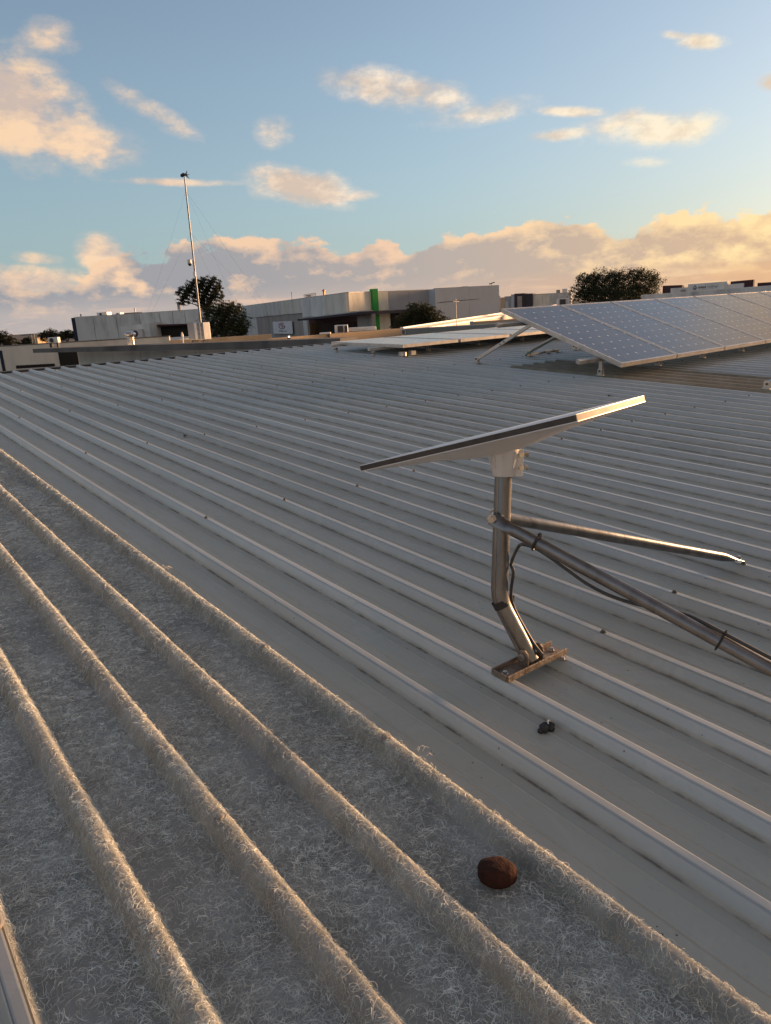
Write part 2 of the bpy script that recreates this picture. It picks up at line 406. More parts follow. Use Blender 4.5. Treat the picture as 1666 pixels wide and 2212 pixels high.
me = flip_up(sheet_mesh('fibreglass_sheet', -.0475, SW + .0165, A_NEAR, 5.62, .0018, 10))
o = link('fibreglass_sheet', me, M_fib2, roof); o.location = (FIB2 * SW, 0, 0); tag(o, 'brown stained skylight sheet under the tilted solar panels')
me = flip_up(sheet_mesh('metal_sheet', -.0455, SW - .047, 5.50, A_END))
o = link('metal_sheet', me, M_zinc, roof); o.location = (FIB2 * SW, 0, 0)

# loose glass fibres of the skylight sheet: nobody could count them
def make_fibres():
    pr = np.array(fibre_profile(-SW + .003, .0172, .0022)); seg = np.hypot(*np.diff(pr, axis=0).T); S = np.concatenate([[0], np.cumsum(seg)]); Lc = S[-1]
    nx = np.zeros_like(pr); tg = np.gradient(pr, axis=0); tg /= np.linalg.norm(tg, axis=1)[:, None]; nx[:, 0] = -tg[:, 1]; nx[:, 1] = tg[:, 0]
    parts = []
    for (a0, a1, dens, ln, wd) in ((-.25, .8, 62000, .0195, .00080), (.8, 1.7, 54000, .0205, .00088), (1.7, 3.2, 34000, .024, .0012), (3.2, 5.5, 14000, .034, .0020), (5.5, 9.9, 7000, .040, .0032)):
        n = int(dens * (a1 - a0) * Lc)
        parts.append(np.stack([RNG.uniform(0, Lc, n), RNG.uniform(a0, a1, n), np.full(n, ln), np.full(n, wd)], 1))
    d = np.concatenate(parts); n = len(d); s0, a0, ln, wd = d.T
    fld = np.sin(a0 * 5.3 + s0 * 17) + np.sin(a0 * 11.1 - s0 * 7 + 2) + np.sin(a0 * 2.3 + s0 * 31 + 1)
    kp = RNG.random(n) < np.clip(.78 + .22 * fld, .30, 1.0); d = d[kp]; n = len(d); s0, a0, ln, wd = d.T
    # patchy growth and combing direction
    ph = np.sin(a0 * 3.1 + s0 * 9) + np.sin(a0 * 7.7 - s0 * 14 + 1.3)
    b_ = np.interp(s0, S, pr[:, 0]); rel = np.mod(b_ / P, 1.0)                # .8 .. 1 lies on a rib
    onrib = (rel > .78) | (rel < .09)
    head = np.where(onrib, RNG.choice([0, math.pi], n) + RNG.normal(0, .75, n), .5 * ph + RNG.normal(0, 1.5, n))
    ln = ln * RNG.uniform(.35, 1.5, n) * np.where(onrib, .85, 1.0)
    lift = np.where(RNG.random(n) < .05, RNG.uniform(.004, .008, n), RNG.uniform(.0005, .0032, n))
    NS = 5; curl = RNG.normal(0, .55, (n, NS)).cumsum(1) + RNG.normal(0, .5, n)[:, None] * np.arange(NS)
    s = s0.copy(); a = a0.copy(); V = np.zeros((n, NS, 2, 3), np.float32); roll = RNG.normal(0, .7, n); wd = wd * np.where(RNG.random(n) < .09, 1.7, RNG.uniform(.55, 1.0, n))
    for i in range(NS):
        hd = head + curl[:, i]
        if i: s = s + np.cos(hd) * ln / (NS - 1); a = a + np.sin(hd) * ln / (NS - 1)
        s = np.clip(s, .001, Lc - .001)
        bx = np.interp(s, S, pr[:, 0]); bz = np.interp(s, S, pr[:, 1]); nb = np.interp(s, S, nx[:, 0]); nz = np.interp(s, S, nx[:, 1])
        hh = lift * (np.sin(math.pi * (i + .15) / (NS - .3)) if i < NS - 1 else .35) + .0004
        c = np.stack([bx + nb * hh, a, bz + nz * hh], 1)
        wx = -np.sin(hd) * np.cos(roll); wy = np.cos(hd) * np.cos(roll); wz = np.sin(roll)
        w = np.stack([wx * nz + wz * nb, wy, wz * nz - wx * nb], 1) * (wd * (1 - .5 * i / NS) / 1.0)[:, None] * .5
        V[:, i, 0] = c - w; V[:, i, 1] = c + w
    me = bpy.data.meshes.new('glass_fibres'); nv = n * NS * 2; nf = n * (NS - 1)
    me.vertices.add(nv); me.vertices.foreach_set('co', V.reshape(-1))
    base = (np.arange(n) * NS * 2)[:, None] + (np.arange(NS - 1) * 2)[None]; base = base.reshape(-1)
    q = np.stack([base, base + 1, base + 3, base + 2], 1).astype(np.int32)
    me.loops.add(nf * 4); me.loops.foreach_set('vertex_index', q.reshape(-1))
    me.polygons.add(nf); me.polygons.foreach_set('loop_start', np.arange(nf, dtype=np.int32) * 4)
    try: me.polygons.foreach_set('loop_total', np.full(nf, 4, np.int32))
    except Exception: pass
    me.update(calc_edges=True)
    return me
def fibre_mat():
    m = bpy.data.materials.new('glass_fibre'); m.use_nodes = True; t = NT(m.node_tree)
    out = t.n('ShaderNodeOutputMaterial'); b = t.n('ShaderNodeBsdfPrincipled'); tr = t.n('ShaderNodeBsdfTranslucent'); mx = t.n('ShaderNodeMixShader')
    tc = t.n('ShaderNodeTexCoord'); v = tc.outputs['Object']
    n = t.noise(v, 45, 3, .6); n2 = t.noise(t.vm('MULTIPLY', v, (2.5, 1, 1)), 2.2, 5, .65)
    c = t.mix(t.step(n, .3, .7), (.60, .625, .59, 1), (.97, 1.0, .95, 1))
    c = t.mix(t.m('MULTIPLY', t.step(n2, .48, .70), .5), c, (.60, .57, .50, 1))
    sx = t.n('ShaderNodeSeparateXYZ'); t.put(sx.inputs[0], v)                    # brown grime caught on the side of each rib
    ph = t.m('FRACT', t.m('ADD', t.m('DIVIDE', sx.outputs[0], P), 50.0)); fc = t.m('SUBTRACT', 1, t.step(t.m('ABSOLUTE', t.m('SUBTRACT', ph, .835)), .015, .06))
    c = t.mix(t.m('MULTIPLY', fc, t.lin(t.noise(v, 14, 4, .65), .3, .65, .2, .75)), c, (.58, .50, .36, 1))
    t.put(b.inputs['Base Color'], c); b.inputs['Roughness'].default_value = .5; t.put(tr.inputs[0], c)
    mx.inputs[0].default_value = .34; t.nt.links.new(b.outputs[0], mx.inputs[1]); t.nt.links.new(tr.outputs[0], mx.inputs[2])
    t.nt.links.new(mx.outputs[0], out.inputs[0]); return m
o = link('glass_fibres', make_fibres(), fibre_mat(), roof); tag(o, kind='stuff')

# building under the roof and dark flashing along its far edge
M_dark = mat('dark_flashing', (.035, .037, .042), .5, .3, var=.2)
mb = MB(); mb.box((13, A_END + .05, -.022), (40, .085, .034)); mb.build('ridge_flashing', M_dark, roof)
M_wall = mat('painted_block_wall', (.42, .40, .36), .85, var=.12, scale=2, bump=.1)
mb = MB(); c0 = rw(12, 3.4, 0); mb.box((12, 3.45, -3.4), (37.6, 12.8, 6.2)); mb.build('wall', M_wall, roof)

# roof screws on every second rib, along the purlins
M_screw = mat('screw_head', (.11, .105, .10), .5, .5, var=.3, scale=80)
mb = MB(); mb.lathe([(.0085, 0), (.0085, .0018), (.0062, .002), (.0055, .0075), (.002, .0082)], n=8); me_s = mb.mesh('roof_screw'); me_s.materials.append(M_screw)
spots = []
for i in range(-2, 6):
    for k in range(-10, 130, 2):
        a = 1.08 + 1.69 * i + random.uniform(-.02, .02); b = k * P - .0105 + random.uniform(-.002, .002)
        if a > A_END - .1 or -4 <= k <= 0: continue
        spots.append((b, a))
spots.sort(key=lambda s: (s[0] + .814) ** 2 + s[1] ** 2 + (50 if s[1] < -.1 else 0))
for b, a in spots[:240]:
    o = link('roof_screw', me_s, None, roof); o.location = (b, a, .0004); o.rotation_euler = (random.uniform(-.05, .05), random.uniform(-.05, .05), random.uniform(0, 6))
mb = MB()
for b, a in spots[240:]: mb.lathe([(.0085, .0006), (.0062, .002), (.0055, .0075)], (b, a, 0), n=6)
o = mb.build('roof_screws', M_screw, roof); tag(o, kind='stuff')
# larger washers holding the skylight sheet
M_wash = mat('weathered_washer', (.33, .30, .26), .6, .2, var=.25, scale=60)
mb = MB(); mb.lathe([(.0165, 0), (.0165, .0022), (.014, .0036), (.011, .0040), (.0105, .0030), (.0075, .0030), (.007, .0095), (.003, .0105)], n=14); me_w = mb.mesh('sheet_washer'); me_w.materials.append(M_wash)
for b, a in ((-.0105, 1.07), (-2 * P - .013, 1.07), (-.0105, 1.60), (-.0105, 2.79), (-2 * P - .0105, 2.76), (-.0105, 4.46), (-2 * P - .0105, 4.45), (-2 * P - .01, 6.1), (-.01, 6.1), (-4 * P - .0105, 1.08)):
    o = link('sheet_washer', me_w, None, roof); o.location = (b, a, .0022); o.rotation_euler = (random.uniform(-.12, .12), random.uniform(-.12, .12), 0)

# ------------------------------------------------------------------ dish mount
M_galv = mat('galvanised_pipe', (.19, .192, .195), .33, .88, var=.18, scale=9, bump=.05, bscale=40, stretch=(3, 3, .6), space='Object')
M_bolt = mat('zinc_bolt', (.52, .50, .46), .3, .9, var=.2, scale=60)
M_rust = mat('rusty_bracket', (.24, .195, .155), .6, .55, var=.35, scale=30, bump=.3, bscale=90, color2=(.13, .08, .05))
M_black = mat('black_plastic', (.012, .012, .013), .5, var=.3, scale=50)
M_cable = mat('grey_black_cable', (.035, .036, .038), .45, var=.2, scale=30)

mount = thing('dish_mount', 'bent galvanised pole mount with two braces bolted to the metal roof', 'pole mount', frame(.468, 1.085, 0))
def ml(b, a, z): return Vector((b - .468, a - 1.085, z))       # roof spot -> mount's own axes
PB, PBEND, PTOP = ml(.468, 1.083, .012), ml(.4293, 1.1603, .165), ml(.4845, 1.206, .536)
lo = (PBEND - PB).normalized(); hi = (PTOP - PBEND).normalized()
pts = [PB, PBEND - lo * .035]
for i in range(1, 6):
    u = i / 6; pts.append((PBEND - lo * .035) * (1 - u) ** 2 + PBEND * 2 * u * (1 - u) + (PBEND + hi * .035) * u * u)
pts += [PBEND + hi * .035, PTOP - hi * .02]
mb = MB(); mb.tube(pts, .0213, 24); pole = mb.build('pole', M_galv, mount, True)
mb = MB(); mb.tube([p + Vector((-.021, -.0045, 0)) for p in pts[:1] + pts[1:-1] + [PTOP - hi * .03]], .0012, 5); mb.build('weld_seam', M_galv, pole, True)
# foot bracket: channel spanning two ribs
fb_ = MB(); fb_.box((0, 0, .0035), (.222, .050, .004)); base = fb_.build('foot_bracket', M_rust, mount, bevel=.001)
for sgn in (-1, 1):
    m2 = MB(); m2.box((.0, sgn * .0262, .0085), (.222, .004, .017)); m2.build('bracket_flange', M_rust, base, bevel=.0015)
m2 = MB(); m2.box((-.1108, 0, .0085), (.0035, .046, .016)); m2.build('bracket_end', M_rust, base, bevel=.001)
# hinge ears and bolt clamping the pipe foot
for sgn in (-1, 1):
    m2 = MB(); c = PB + Vector((sgn * .0262, 0, .016))
    poly = [c + Vector((0, -.017, -.022)), c + Vector((0, .017, -.022)), c + Vector((0, .017, .006))] + [c + Vector((0, .017 * math.cos(q), .006 + .017 * math.sin(q))) for q in (math.pi * .2, math.pi * .4, math.pi * .6, math.pi * .8)] + [c + Vector((0, -.017, .006))]
    m2.prism(poly, (sgn * .004, 0, 0)); m2.build('hinge_ear', M_rust, mount)
RX = Matrix.Rotation(math.pi / 2, 3, 'Y')
m2 = MB(); m2.lathe([(.0052, -.04), (.0052, .04)], PB + Vector((0, 0, .02)), 8, RX); m2.lathe([(.0095, -.0405), (.0095, -.033)], PB + Vector((0, 0, .02)), 6, RX); m2.lathe([(.0095, .033), (.0095, .0405)], PB + Vector((0, 0, .02)), 6, RX); m2.build('hinge_bolt', M_bolt, mount)
for bx, by in ((-.092, .0), (.088, .004), (.078, -.040)):
    m2 = MB(); m2.lathe([(.0085, .0), (.0085, .0018), (.006, .0019), (.0055, .0075), (.002, .0082)], (bx, by, .0056 if abs(by) < .03 else .0008), 8); m2.build('bracket_screw', M_bolt, mount)
# black tape band round the bend
tc_ = PBEND - lo * .012
m2 = MB(); m2.tube([tc_ - lo * .0095, tc_ - lo * .003, tc_ + lo * .004, tc_ + lo * .0095], .0224, 20, False)
m2.prism([tc_ + Vector((.018, -.012, .004)), tc_ + Vector((.037, -.010, .013)), tc_ + Vector((.038, -.010, -.004)), tc_ + Vector((.020, -.012, -.008))], (0, .003, .001)); m2.build('tape_band', M_black, mount, True)
# braces
BP = ml(.4453, 1.1915, .3704)                  # where both braces are bolted to the pole
def brace(s, e, lead, name_label):
    s, e = Vector(s), Vector(e); d = (e - s).normalized()
    L = (e - s).length; m2 = MB(); n = 14; vs = []
    side = d.cross(Vector((0, 0, 1))).normalized(); up_ = side.cross(d)
    lead = (lead - d * lead.dot(d)).normalized()
    st = [(0, .0035, .018), (.03, .0035, .018), (.07, .0150, .0155), (L - .10, .0150, .0155), (L - .05, .010, .0175), (L - .02, .0035, .019), (L, .003, .018)]
    fs = []
    for i, (u, h, w) in enumerate(st):
        for k in range(n):
            an = 2 * math.pi * k / n
            if i < 3: o_ = lead * math.cos(an) * h + (d.cross(lead)).normalized() * math.sin(an) * w
            else: o_ = up_ * math.cos(an) * h + side * math.sin(an) * w
            if i < 3: an0 = None
            vs.append(s + d * u + o_)
    # keep the rings aligned: reorder each ring by angle about the axis from 'up'
    rings = []
    for i in range(len(st)):
        rg = vs[i * n:(i + 1) * n]; c = s + d * st[i][0]
        rg = sorted(rg, key=lambda v: math.atan2((v - c).dot(side), (v - c).dot(up_))); rings += rg
    for i in range(len(st) - 1):
        for k in range(n): fs.append((i * n + k, i * n + (k + 1) % n, (i + 1) * n + (k + 1) % n, (i + 1) * n + k))
    fs.append(tuple(range(n))); fs.append(tuple((len(st) - 1) * n + k for k in range(n)))
    m2.add(rings, fs); b_ = m2.build('brace', M_galv, mount, True); b_['label'] = name_label
    return b_
VW = Vector((1.28, 1.1, -.57)).normalized()               # from the viewer to the pole
S1 = BP + Vector((.0145, .0165, -.004)); E1 = ml(8 * P - .010, 1.083, .010)
S2 = BP + Vector((-.0215, -.004, .004)); E2 = ml(4 * P - .010, .20, .008)
b1 = brace(S1, E1, VW, 'brace running across the ribs, far side of the pole')
b2 = brace(S2, E2, -VW, 'brace carrying the cable towards the viewer')
m2 = MB(); m2.lathe([(.010, 0), (.010, .002), (.006, .0021), (.0055, .012)], E1 - (E1 - S1).normalized() * .004 + Vector((0, 0, .002)), 8); m2.build('brace_bolt', M_bolt, mount)
m2 = MB(); m2.lathe([(.010, 0), (.010, .002), (.006, .0021), (.0055, .012)], E2 + Vector((0, 0, .004)), 8); m2.build('brace_bolt', M_bolt, mount)
RL = Vector((0, 0, 1)).rotation_difference(Vector((-.76, -.65, .05))).to_matrix()
m2 = MB(); m2.lathe([(.0045, -.062), (.0045, .012)], S2 + Vector((0, -.003, 0)), 8, RL); m2.lathe([(.012, .003), (.012, .0055), (.0085, .0056), (.0085, .013)], S2 + Vector((0, -.003, 0)), 6, RL)
m2.lathe([(.0095, -.064), (.0095, -.056)], S2 + Vector((0, -.003, 0)), 6, RL); m2.build('pole_bolt', M_bolt, mount)
m2 = MB(); c = PBEND + hi * .225 + Vector((.021, .010, 0)); m2.lathe([(.007, -.004), (.007, .004), (.004, .006)], c, 6, Matrix.Rotation(math.pi / 2, 3, 'Y')); m2.build('pole_bolt', M_bolt, mount)
# cable and its ties
d2 = (E2 - S2).normalized(); L2 = (E2 - S2).length
sd2 = d2.cross(Vector((0, 0, 1))).normalized(); up2 = sd2.cross(d2)
def onb(u, off_s=0., off_u=0.): return S2 + d2 * (u * L2) + sd2 * off_s + up2 * off_u
cab = thing('cable', 'dark grey cable looping up the pole and along the brace', 'cable', frame(.468, 1.085, 0))
cp = [PB + Vector((.015, -.022, .02)), PB + lo * .06 + Vector((.022, -.016, 0)), tc_ + Vector((.026, -.012, 0)), PBEND + Vector((.028, -.02, .07)), BP + Vector((.018, -.038, -.115)), BP + Vector((.030, -.050, -.070)), onb(.088, -.016, -.029), onb(.115, -.012, -.021),
      onb(.15, -.008, -.021), onb(.20, -.004, -.027), onb(.25, -.002, -.033), onb(.30, -.002, -.031), onb(.35, -.008, -.022), onb(.40, -.018, -.008), onb(.45, -.014, .012), onb(.52, -.004, .019), onb(.62, .002, .023), onb(.74, .006, .032), onb(.86, .008, .026), onb(.985, .01, .016)]
def smooth_path(cp, k=6):
    r = []
    for i in range(len(cp) - 1):
        p0, p1, p2, p3 = cp[max(i - 1, 0)], cp[i], cp[i + 1], cp[min(i + 2, len(cp) - 1)]
        for j in range(k):
            u = j / k; r.append(.5 * ((2 * p1) + (p2 - p0) * u + (2 * p0 - 5 * p1 + 4 * p2 - p3) * u * u + (3 * p1 - p0 - 3 * p2 + p3) * u ** 3))
    return r + [cp[-1]]
m2 = MB(); m2.tube(smooth_path(cp), .0042, 8); m2.build('sheath', M_cable, cab, True)
for u, tail in ((.115, .006), (.52, .009)):
    c = onb(u); m2 = MB()
    ring = [c + sd2 * (.0205 * math.cos(q)) + up2 * (.0205 * math.sin(q)) for q in np.linspace(0, 2 * math.pi, 15)]
    m2.tube(ring, .0022, 6); m2.box(c + up2 * .0225, (.007, .007, .006)); m2.tube([c + up2 * .023, c + up2 * (.023 + tail) + sd2 * .004], .0016, 5); m2.build('cable_tie', M_black, mount)

# ------------------------------------------------------------------ satellite dish
M_white = mat('white_plastic', (.62, .62, .63), .42, var=.04, scale=6)
M_face = mat('dish_face', (.70, .70, .71), .35, var=.03, scale=5)
M_edge = mat('dish_rim', (.055, .050, .046), .60, .15, var=.2, scale=30, stretch=(1, 1, 1))
D0, D1, D2 = rw(.2091, 1.4416, .4962), rw(.3408, .8915, .6765), rw(.7144, .9770, .6645)
ex = (D0 - D1).normalized(); ey = (D2 - D1); ey = (ey - ex * ey.dot(ex)).normalized(); ez = ex.cross(ey)
if ez.dot(RU) < 0: ez = -ez; 
dc = (D0 + D2) / 2
DM = Matrix((ey, -ex if ey.cross(-ex).dot(ez) > 0 else ex, ez)).transposed().to_4x4(); DM.translation = dc
dish = thing('satellite_dish', 'flat white rectangular satellite internet dish tilted on the pole', 'satellite dish', DM)
DW, DL = .383, .594
def rrect(w, l, r, z, n=5):
    pts = []
    for cx, cy, a0 in ((w / 2 - r, l / 2 - r, 0), (-w / 2 + r, l / 2 - r, 90), (-w / 2 + r, -l / 2 + r, 180), (w / 2 - r, -l / 2 + r, 270)):
        for k in range(n):
            q = math.radians(a0 + 90 * k / (n - 1)); pts.append((cx + r * math.cos(q), cy + r * math.sin(q), z))
    return pts
def loft(rings, cap0=True, cap1=True):
    m2 = MB(); n = len(rings[0]); vs = [p for r in rings for p in r]
    fs = [(i * n + k, i * n + (k + 1) % n, (i + 1) * n + (k + 1) % n, (i + 1) * n + k) for i in range(len(rings) - 1) for k in range(n)]
    if cap0: fs.append(tuple(range(n - 1, -1, -1)))
    if cap1: fs.append(tuple((len(rings) - 1) * n + k for k in range(n)))
    return m2.add(vs, fs)
loft([rrect(DW, DL, .012, -.0005), rrect(DW, DL, .012, .0005), rrect(DW - .002, DL - .002, .011, .0012)]).build('face', M_face, dish, True)
loft([rrect(DW, DL, .012, -.0125), rrect(DW, DL, .012, -.0008)], False, False).build('rim', M_edge, dish, True)
loft([rrect(DW + .001, DL + .001, .012, -.0147), rrect(DW + .001, DL + .001, .012, -.0127)], True, True).build('lip', M_white, dish, True)
def shift(r, dx, dy): return [(x + dx, y + dy, z) for x, y, z in r]
und = loft([rrect(DW - .002, DL - .002, .012, -.0149), rrect(DW - .05, DL - .07, .03, -.0205), rrect(DW * .45, DL * .46, .04, -.036), rrect(.115, .15, .03, -.048), rrect(.085, .10, .025, -.0505)]).build('back_shell', M_white, dish, True)
lab = MB(); pz = .0
# hub clamp that grips the pole: built upright along the pole, in roof axes, then moved to dish axes
INV = DM.inverted() @ mount.matrix_world
def todish(v): return (INV @ Vector(v).to_4d()).to_3d()
hx = hi.cross(Vector((0, 1, 0))).normalized(); hy = hi.cross(hx)
def ringpts(c, r, n=20): return [todish(c + hx * r * math.cos(2 * math.pi * k / n) + hy * r * math.sin(2 * math.pi * k / n)) for k in range(n)]
PT = PTOP - hi * .036
hub = loft([ringpts(PT - hi * .032, .0255), ringpts(PT - hi * .030, .0275), ringpts(PT - hi * .004, .031), ringpts(PT + hi * .025, .036), ringpts(PT + hi * .035, .037)]).build('hub_clamp', M_white, dish, True)
for q in np.linspace(0, 2 * math.pi, 9)[:-1]:
    m2 = MB(); dr = hx * math.cos(q) + hy * math.sin(q)
    p1 = PT - hi * .012 + dr * .029; p2 = PT + hi * .030 + dr * .0365
    m2.bar(todish(p1), todish(p2), .004, .006, up=todish(p1 + dr) - todish(p1)); m2.build('hub_rib', M_white, hub)
fl = Vector((.80, -.58, 0)).normalized()                           # flange with the two clamp bolts
fsd = hi.cross(fl).normalized()
for sgn in (-1, 1):
    m2 = MB(); c = PT + hi * .000 + fl * .036 + fsd * sgn * .0065
    R3 = (INV.to_3x3() @ Matrix((fl, fsd, hi)).transposed())
    m2.box(todish(c), (.020, .009, .066), R3); m2.build('clamp_flange', M_white, hub, bevel=.001)
for zz in (-.012, .020):
    m2 = MB(); c = PT + hi * zz + fl * .039
    RR = INV.to_3x3() @ Vector((0, 0, 1)).rotation_difference(fsd).to_matrix()
    m2.lathe([(.0032, -.022), (.0032, .030)], todish(c), 8, RR); m2.lathe([(.0068, -.024), (.0068, -.017)], todish(c), 6, RR); m2.lathe([(.0068, .012), (.0068, .018)], todish(c), 6, RR); m2.build('clamp_bolt', M_bolt, hub)
    m2 = MB(); c2 = c + fl * .004
    RR = INV.to_3x3() @ Vector((0, 0, 1)).rotation_difference(fl).to_matrix()
    m2.lathe([(.003, -.012), (.003, .018)], todish(c2), 8, RR); m2.lathe([(.0065, .011), (.0065, .017)], todish(c2), 6, RR); m2.build('clamp_bolt', M_bolt, hub)
def text_mesh(name, body, size, mat_, parent, loc=(0, 0, 0), rot=None, bold=0., ext=.0, align='CENTER', world=None):
    cu = bpy.data.curves.new(name, 'FONT'); cu.body = body; cu.size = size; cu.align_x = align; cu.align_y = 'CENTER'; cu.extrude = ext; cu.offset = bold
    to = bpy.data.objects.new(name, cu); COL.objects.link(to); bpy.context.view_layer.update()
    me = bpy.data.meshes.new_from_object(to); bpy.data.objects.remove(to); bpy.data.curves.remove(cu)
    o = link(name, me, mat_, parent); o['kind'] = 'stuff'
    if rot is not None: o.matrix_local = Matrix.Translation(loc) @ rot.to_4x4()
    else: o.location = loc
    return o
# small sticker on the back shell, facing the sun
nf = Vector((.985, 0, -.17)).normalized()
stk = MB(); stk.add([(.066, -.038, -.0464), (.066, .030, -.0464), (.092, .042, -.0385), (.092, -.050, -.0385)], [(0, 1, 2, 3)])
M_stick = mat('sticker', (.55, .53, .50), .5, var=.08, scale=30)
st_o = stk.build('sticker', M_stick, dish)
M_ink = mat('grey_ink', (.16, .15, .15), .6, var=.1)

# ------------------------------------------------------------------ solar panels
M_alu = mat('anodised_aluminium', (.50, .49, .47), .42, .6, var=.1, scale=12)
M_alu_d = mat('dull_aluminium', (.36, .355, .34), .5, .55, var=.2, scale=14)
M_backs = mat('white_backsheet', (.6, .6, .6), .6, var=.04)
def cell_mat(nm='solar_cells', dbase=.04):
    m = bpy.data.materials.new(nm); m.use_nodes = True; t = NT(m.node_tree)
    out = t.n('ShaderNodeOutputMaterial'); b = t.n('ShaderNodeBsdfPrincipled')
    tc = t.n('ShaderNodeTexCoord'); v = tc.outputs['Object']; s = t.n('ShaderNodeSeparateXYZ'); t.put(s.inputs[0], v)
    pw, pl = .155, .1525
    u = t.m('PINGPONG', t.m('DIVIDE', s.outputs[0], pw), .5); w = t.m('PINGPONG', t.m('ADD', t.m('DIVIDE', s.outputs[1], pl), .0), .5)   # 0 at cell joints
    dia = t.m('LESS_THAN', t.m('ADD', u, w), .105)
    gap = t.m('MAXIMUM', t.m('LESS_THAN', u, .008), t.m('LESS_THAN', w, .008))
    bus = t.m('LESS_THAN', t.m('ABSOLUTE', t.m('SUBTRACT', t.m('PINGPONG', t.m('ADD', t.m('DIVIDE', s.outputs[0], pw), .5), .5), .25)), .006)
    n = t.noise(v, 3, 4, .6)
    c = t.mix(n, (.022, .026, .045, 1), (.045, .050, .075, 1))
    c = t.mix(t.m('MULTIPLY', bus, .25), c, (.35, .35, .38, 1))
    c = t.mix(t.m('MULTIPLY', gap, .18), c, (.40, .41, .45, 1)); c = t.mix(dia, c, (.52, .52, .55, 1))
    dust = t.step(t.noise(t.vm('MULTIPLY', v, (1, .5, 1)), 5, 6, .65), .2, .9)
    c = t.mix(t.m('ADD', dbase, t.m('MULTIPLY', dust, .18)), c, (.34, .325, .33, 1) if dbase < .3 else (.56, .53, .50, 1))
    t.put(b.inputs['Base Color'], c); t.put(b.inputs['Roughness'], t.m('ADD', .16, t.m('MULTIPLY', dust, .12))); b.inputs['Specular IOR Level'].default_value = .22
    b.inputs['IOR'].default_value = 1.52
    t.nt.links.new(b.outputs[0], out.inputs[0]); return m
M_cell = cell_mat()
M_cell2 = cell_mat('dust_and_sky_sheen_cells', .55)  # dust plus grazing sky reflection, both painted into the pale cell colour
PWID, PLEN, PTHK = .992, 1.56, .042
def panel(matrix, label, group):
    p = thing('solar_panel', label, 'solar panel', matrix, group)
    return p
fr_side = MB(); fr_side.box((0, PLEN / 2, 0), (.020, PLEN, PTHK)); me_fs = fr_side.mesh('frame_side'); me_fs.materials.append(M_alu)
fr_end = MB(); fr_end.box((0, 0, 0), (PWID - .0402, .020, PTHK - .001)); me_fe = fr_end.mesh('frame_end'); me_fe.materials.append(M_alu)
gl = MB(); gl.box((0, 0, 0), (PWID - .041, PLEN - .041, .006)); me_gl = gl.mesh('cell_glass'); me_gl.materials.append(M_cell)
me_gl2 = gl.mesh('cell_glass'); me_gl2.materials.append(M_cell2)
bs = MB(); bs.box((0, 0, 0), (PWID - .042, PLEN - .042, .003)); me_bs = bs.mesh('back_sheet'); me_bs.materials.append(M_backs)
def fill(p, glass=None):
    for sx_ in (-1, 1): o = link('frame_side', me_fs, None, p); o.location = (sx_ * (PWID / 2 - .01), 0, 0)
    for y in (.0102, PLEN - .0102): o = link('frame_end', me_fe, None, p); o.location = (0, y, 0)
    o = link('cell_glass', glass or me_gl, None, p); o.location = (0, PLEN / 2, PTHK / 2 - .006)
    o = link('back_sheet', me_bs, None, p); o.location = (0, PLEN / 2, PTHK / 2 - .0125)
ORD = ['first', 'second', 'third', 'fourth', 'fifth', 'sixth', 'seventh', 'eighth', 'ninth']
TAU = .31; SKEW = .041; PW = 1.012
T0B, T0A, T0Z = 5.135, 4.085, .125
def trow(i): return T0B + (i + .5) * PW, T0A + SKEW * (i + .5) * PW
for i in range(9):
    b, a = trow(i)
    lab_ = ('nearest solar panel of the tilted row, its whole left frame edge showing' if i == 0 else
            '%s panel of the tilted solar row counted from its free left end' % ORD[i])
    p = panel(frame(b, a, T0Z, SKEW, TAU), lab_, 'tilted solar panels'); fill(p)
FLB, FLA, FLZ = 5.14, 7.33, .135
for i in range(5):
    p = panel(frame(FLB + (i + .5) * 1.04, FLA + .03 * (i + .5), FLZ, .03, -.022), ('flat lying pale solar panel at the free left end of the low row behind' if i == 0 else '%s flat lying pale solar panel from the left in the low row behind' % ORD[i]), 'flat solar panels'); fill(p, me_gl2)
# rails, feet and props of the tilted row
rk = thing('panel_support', 'aluminium rails, props and feet carrying the tilted solar panels', 'panel support', frame(T0B, T0A, 0, SKEW))
ct, stn = math.cos(TAU), math.sin(TAU)
def tl(u, along, off=0.):         # u across row, along = metres up the panel, off = below its back
    return Vector((u, along * ct + off * stn, T0Z + along * stn - off * ct))
for along, ext in ((.27, .30), (1.28, .34)):
    mb = MB(); mb.bar(tl(-ext, along, PTHK / 2 + .022), tl(9 * PW, along, PTHK / 2 + .022), .042, .040, up=(0, -stn, ct)); mb.build('rail', M_alu_d, rk, bevel=.002)
IM = rk.matrix_world.inverted() @ RMAT
def rl(b, a, z): return (IM @ Vector((b, a, z, 1))).to_3d()
def foot(p, parent, k=1.0):
    mb = MB(); mb.box(p + Vector((0, 0, .006)), (.05 * k, .07 * k, .008)); mb.box(p + Vector((-.012, 0, .038)), (.006, .05 * k, .062)); mb.box(p + Vector((.016, 0, .038)), (.006, .05 * k, .062)); f_ = mb.build('foot', M_alu, parent, bevel=.001)
    mb = MB(); mb.lathe([(.011, -.024), (.011, .026)], p + Vector((0, 0, .045)), 6, RX); mb.build('foot_bolt', M_screw, f_)
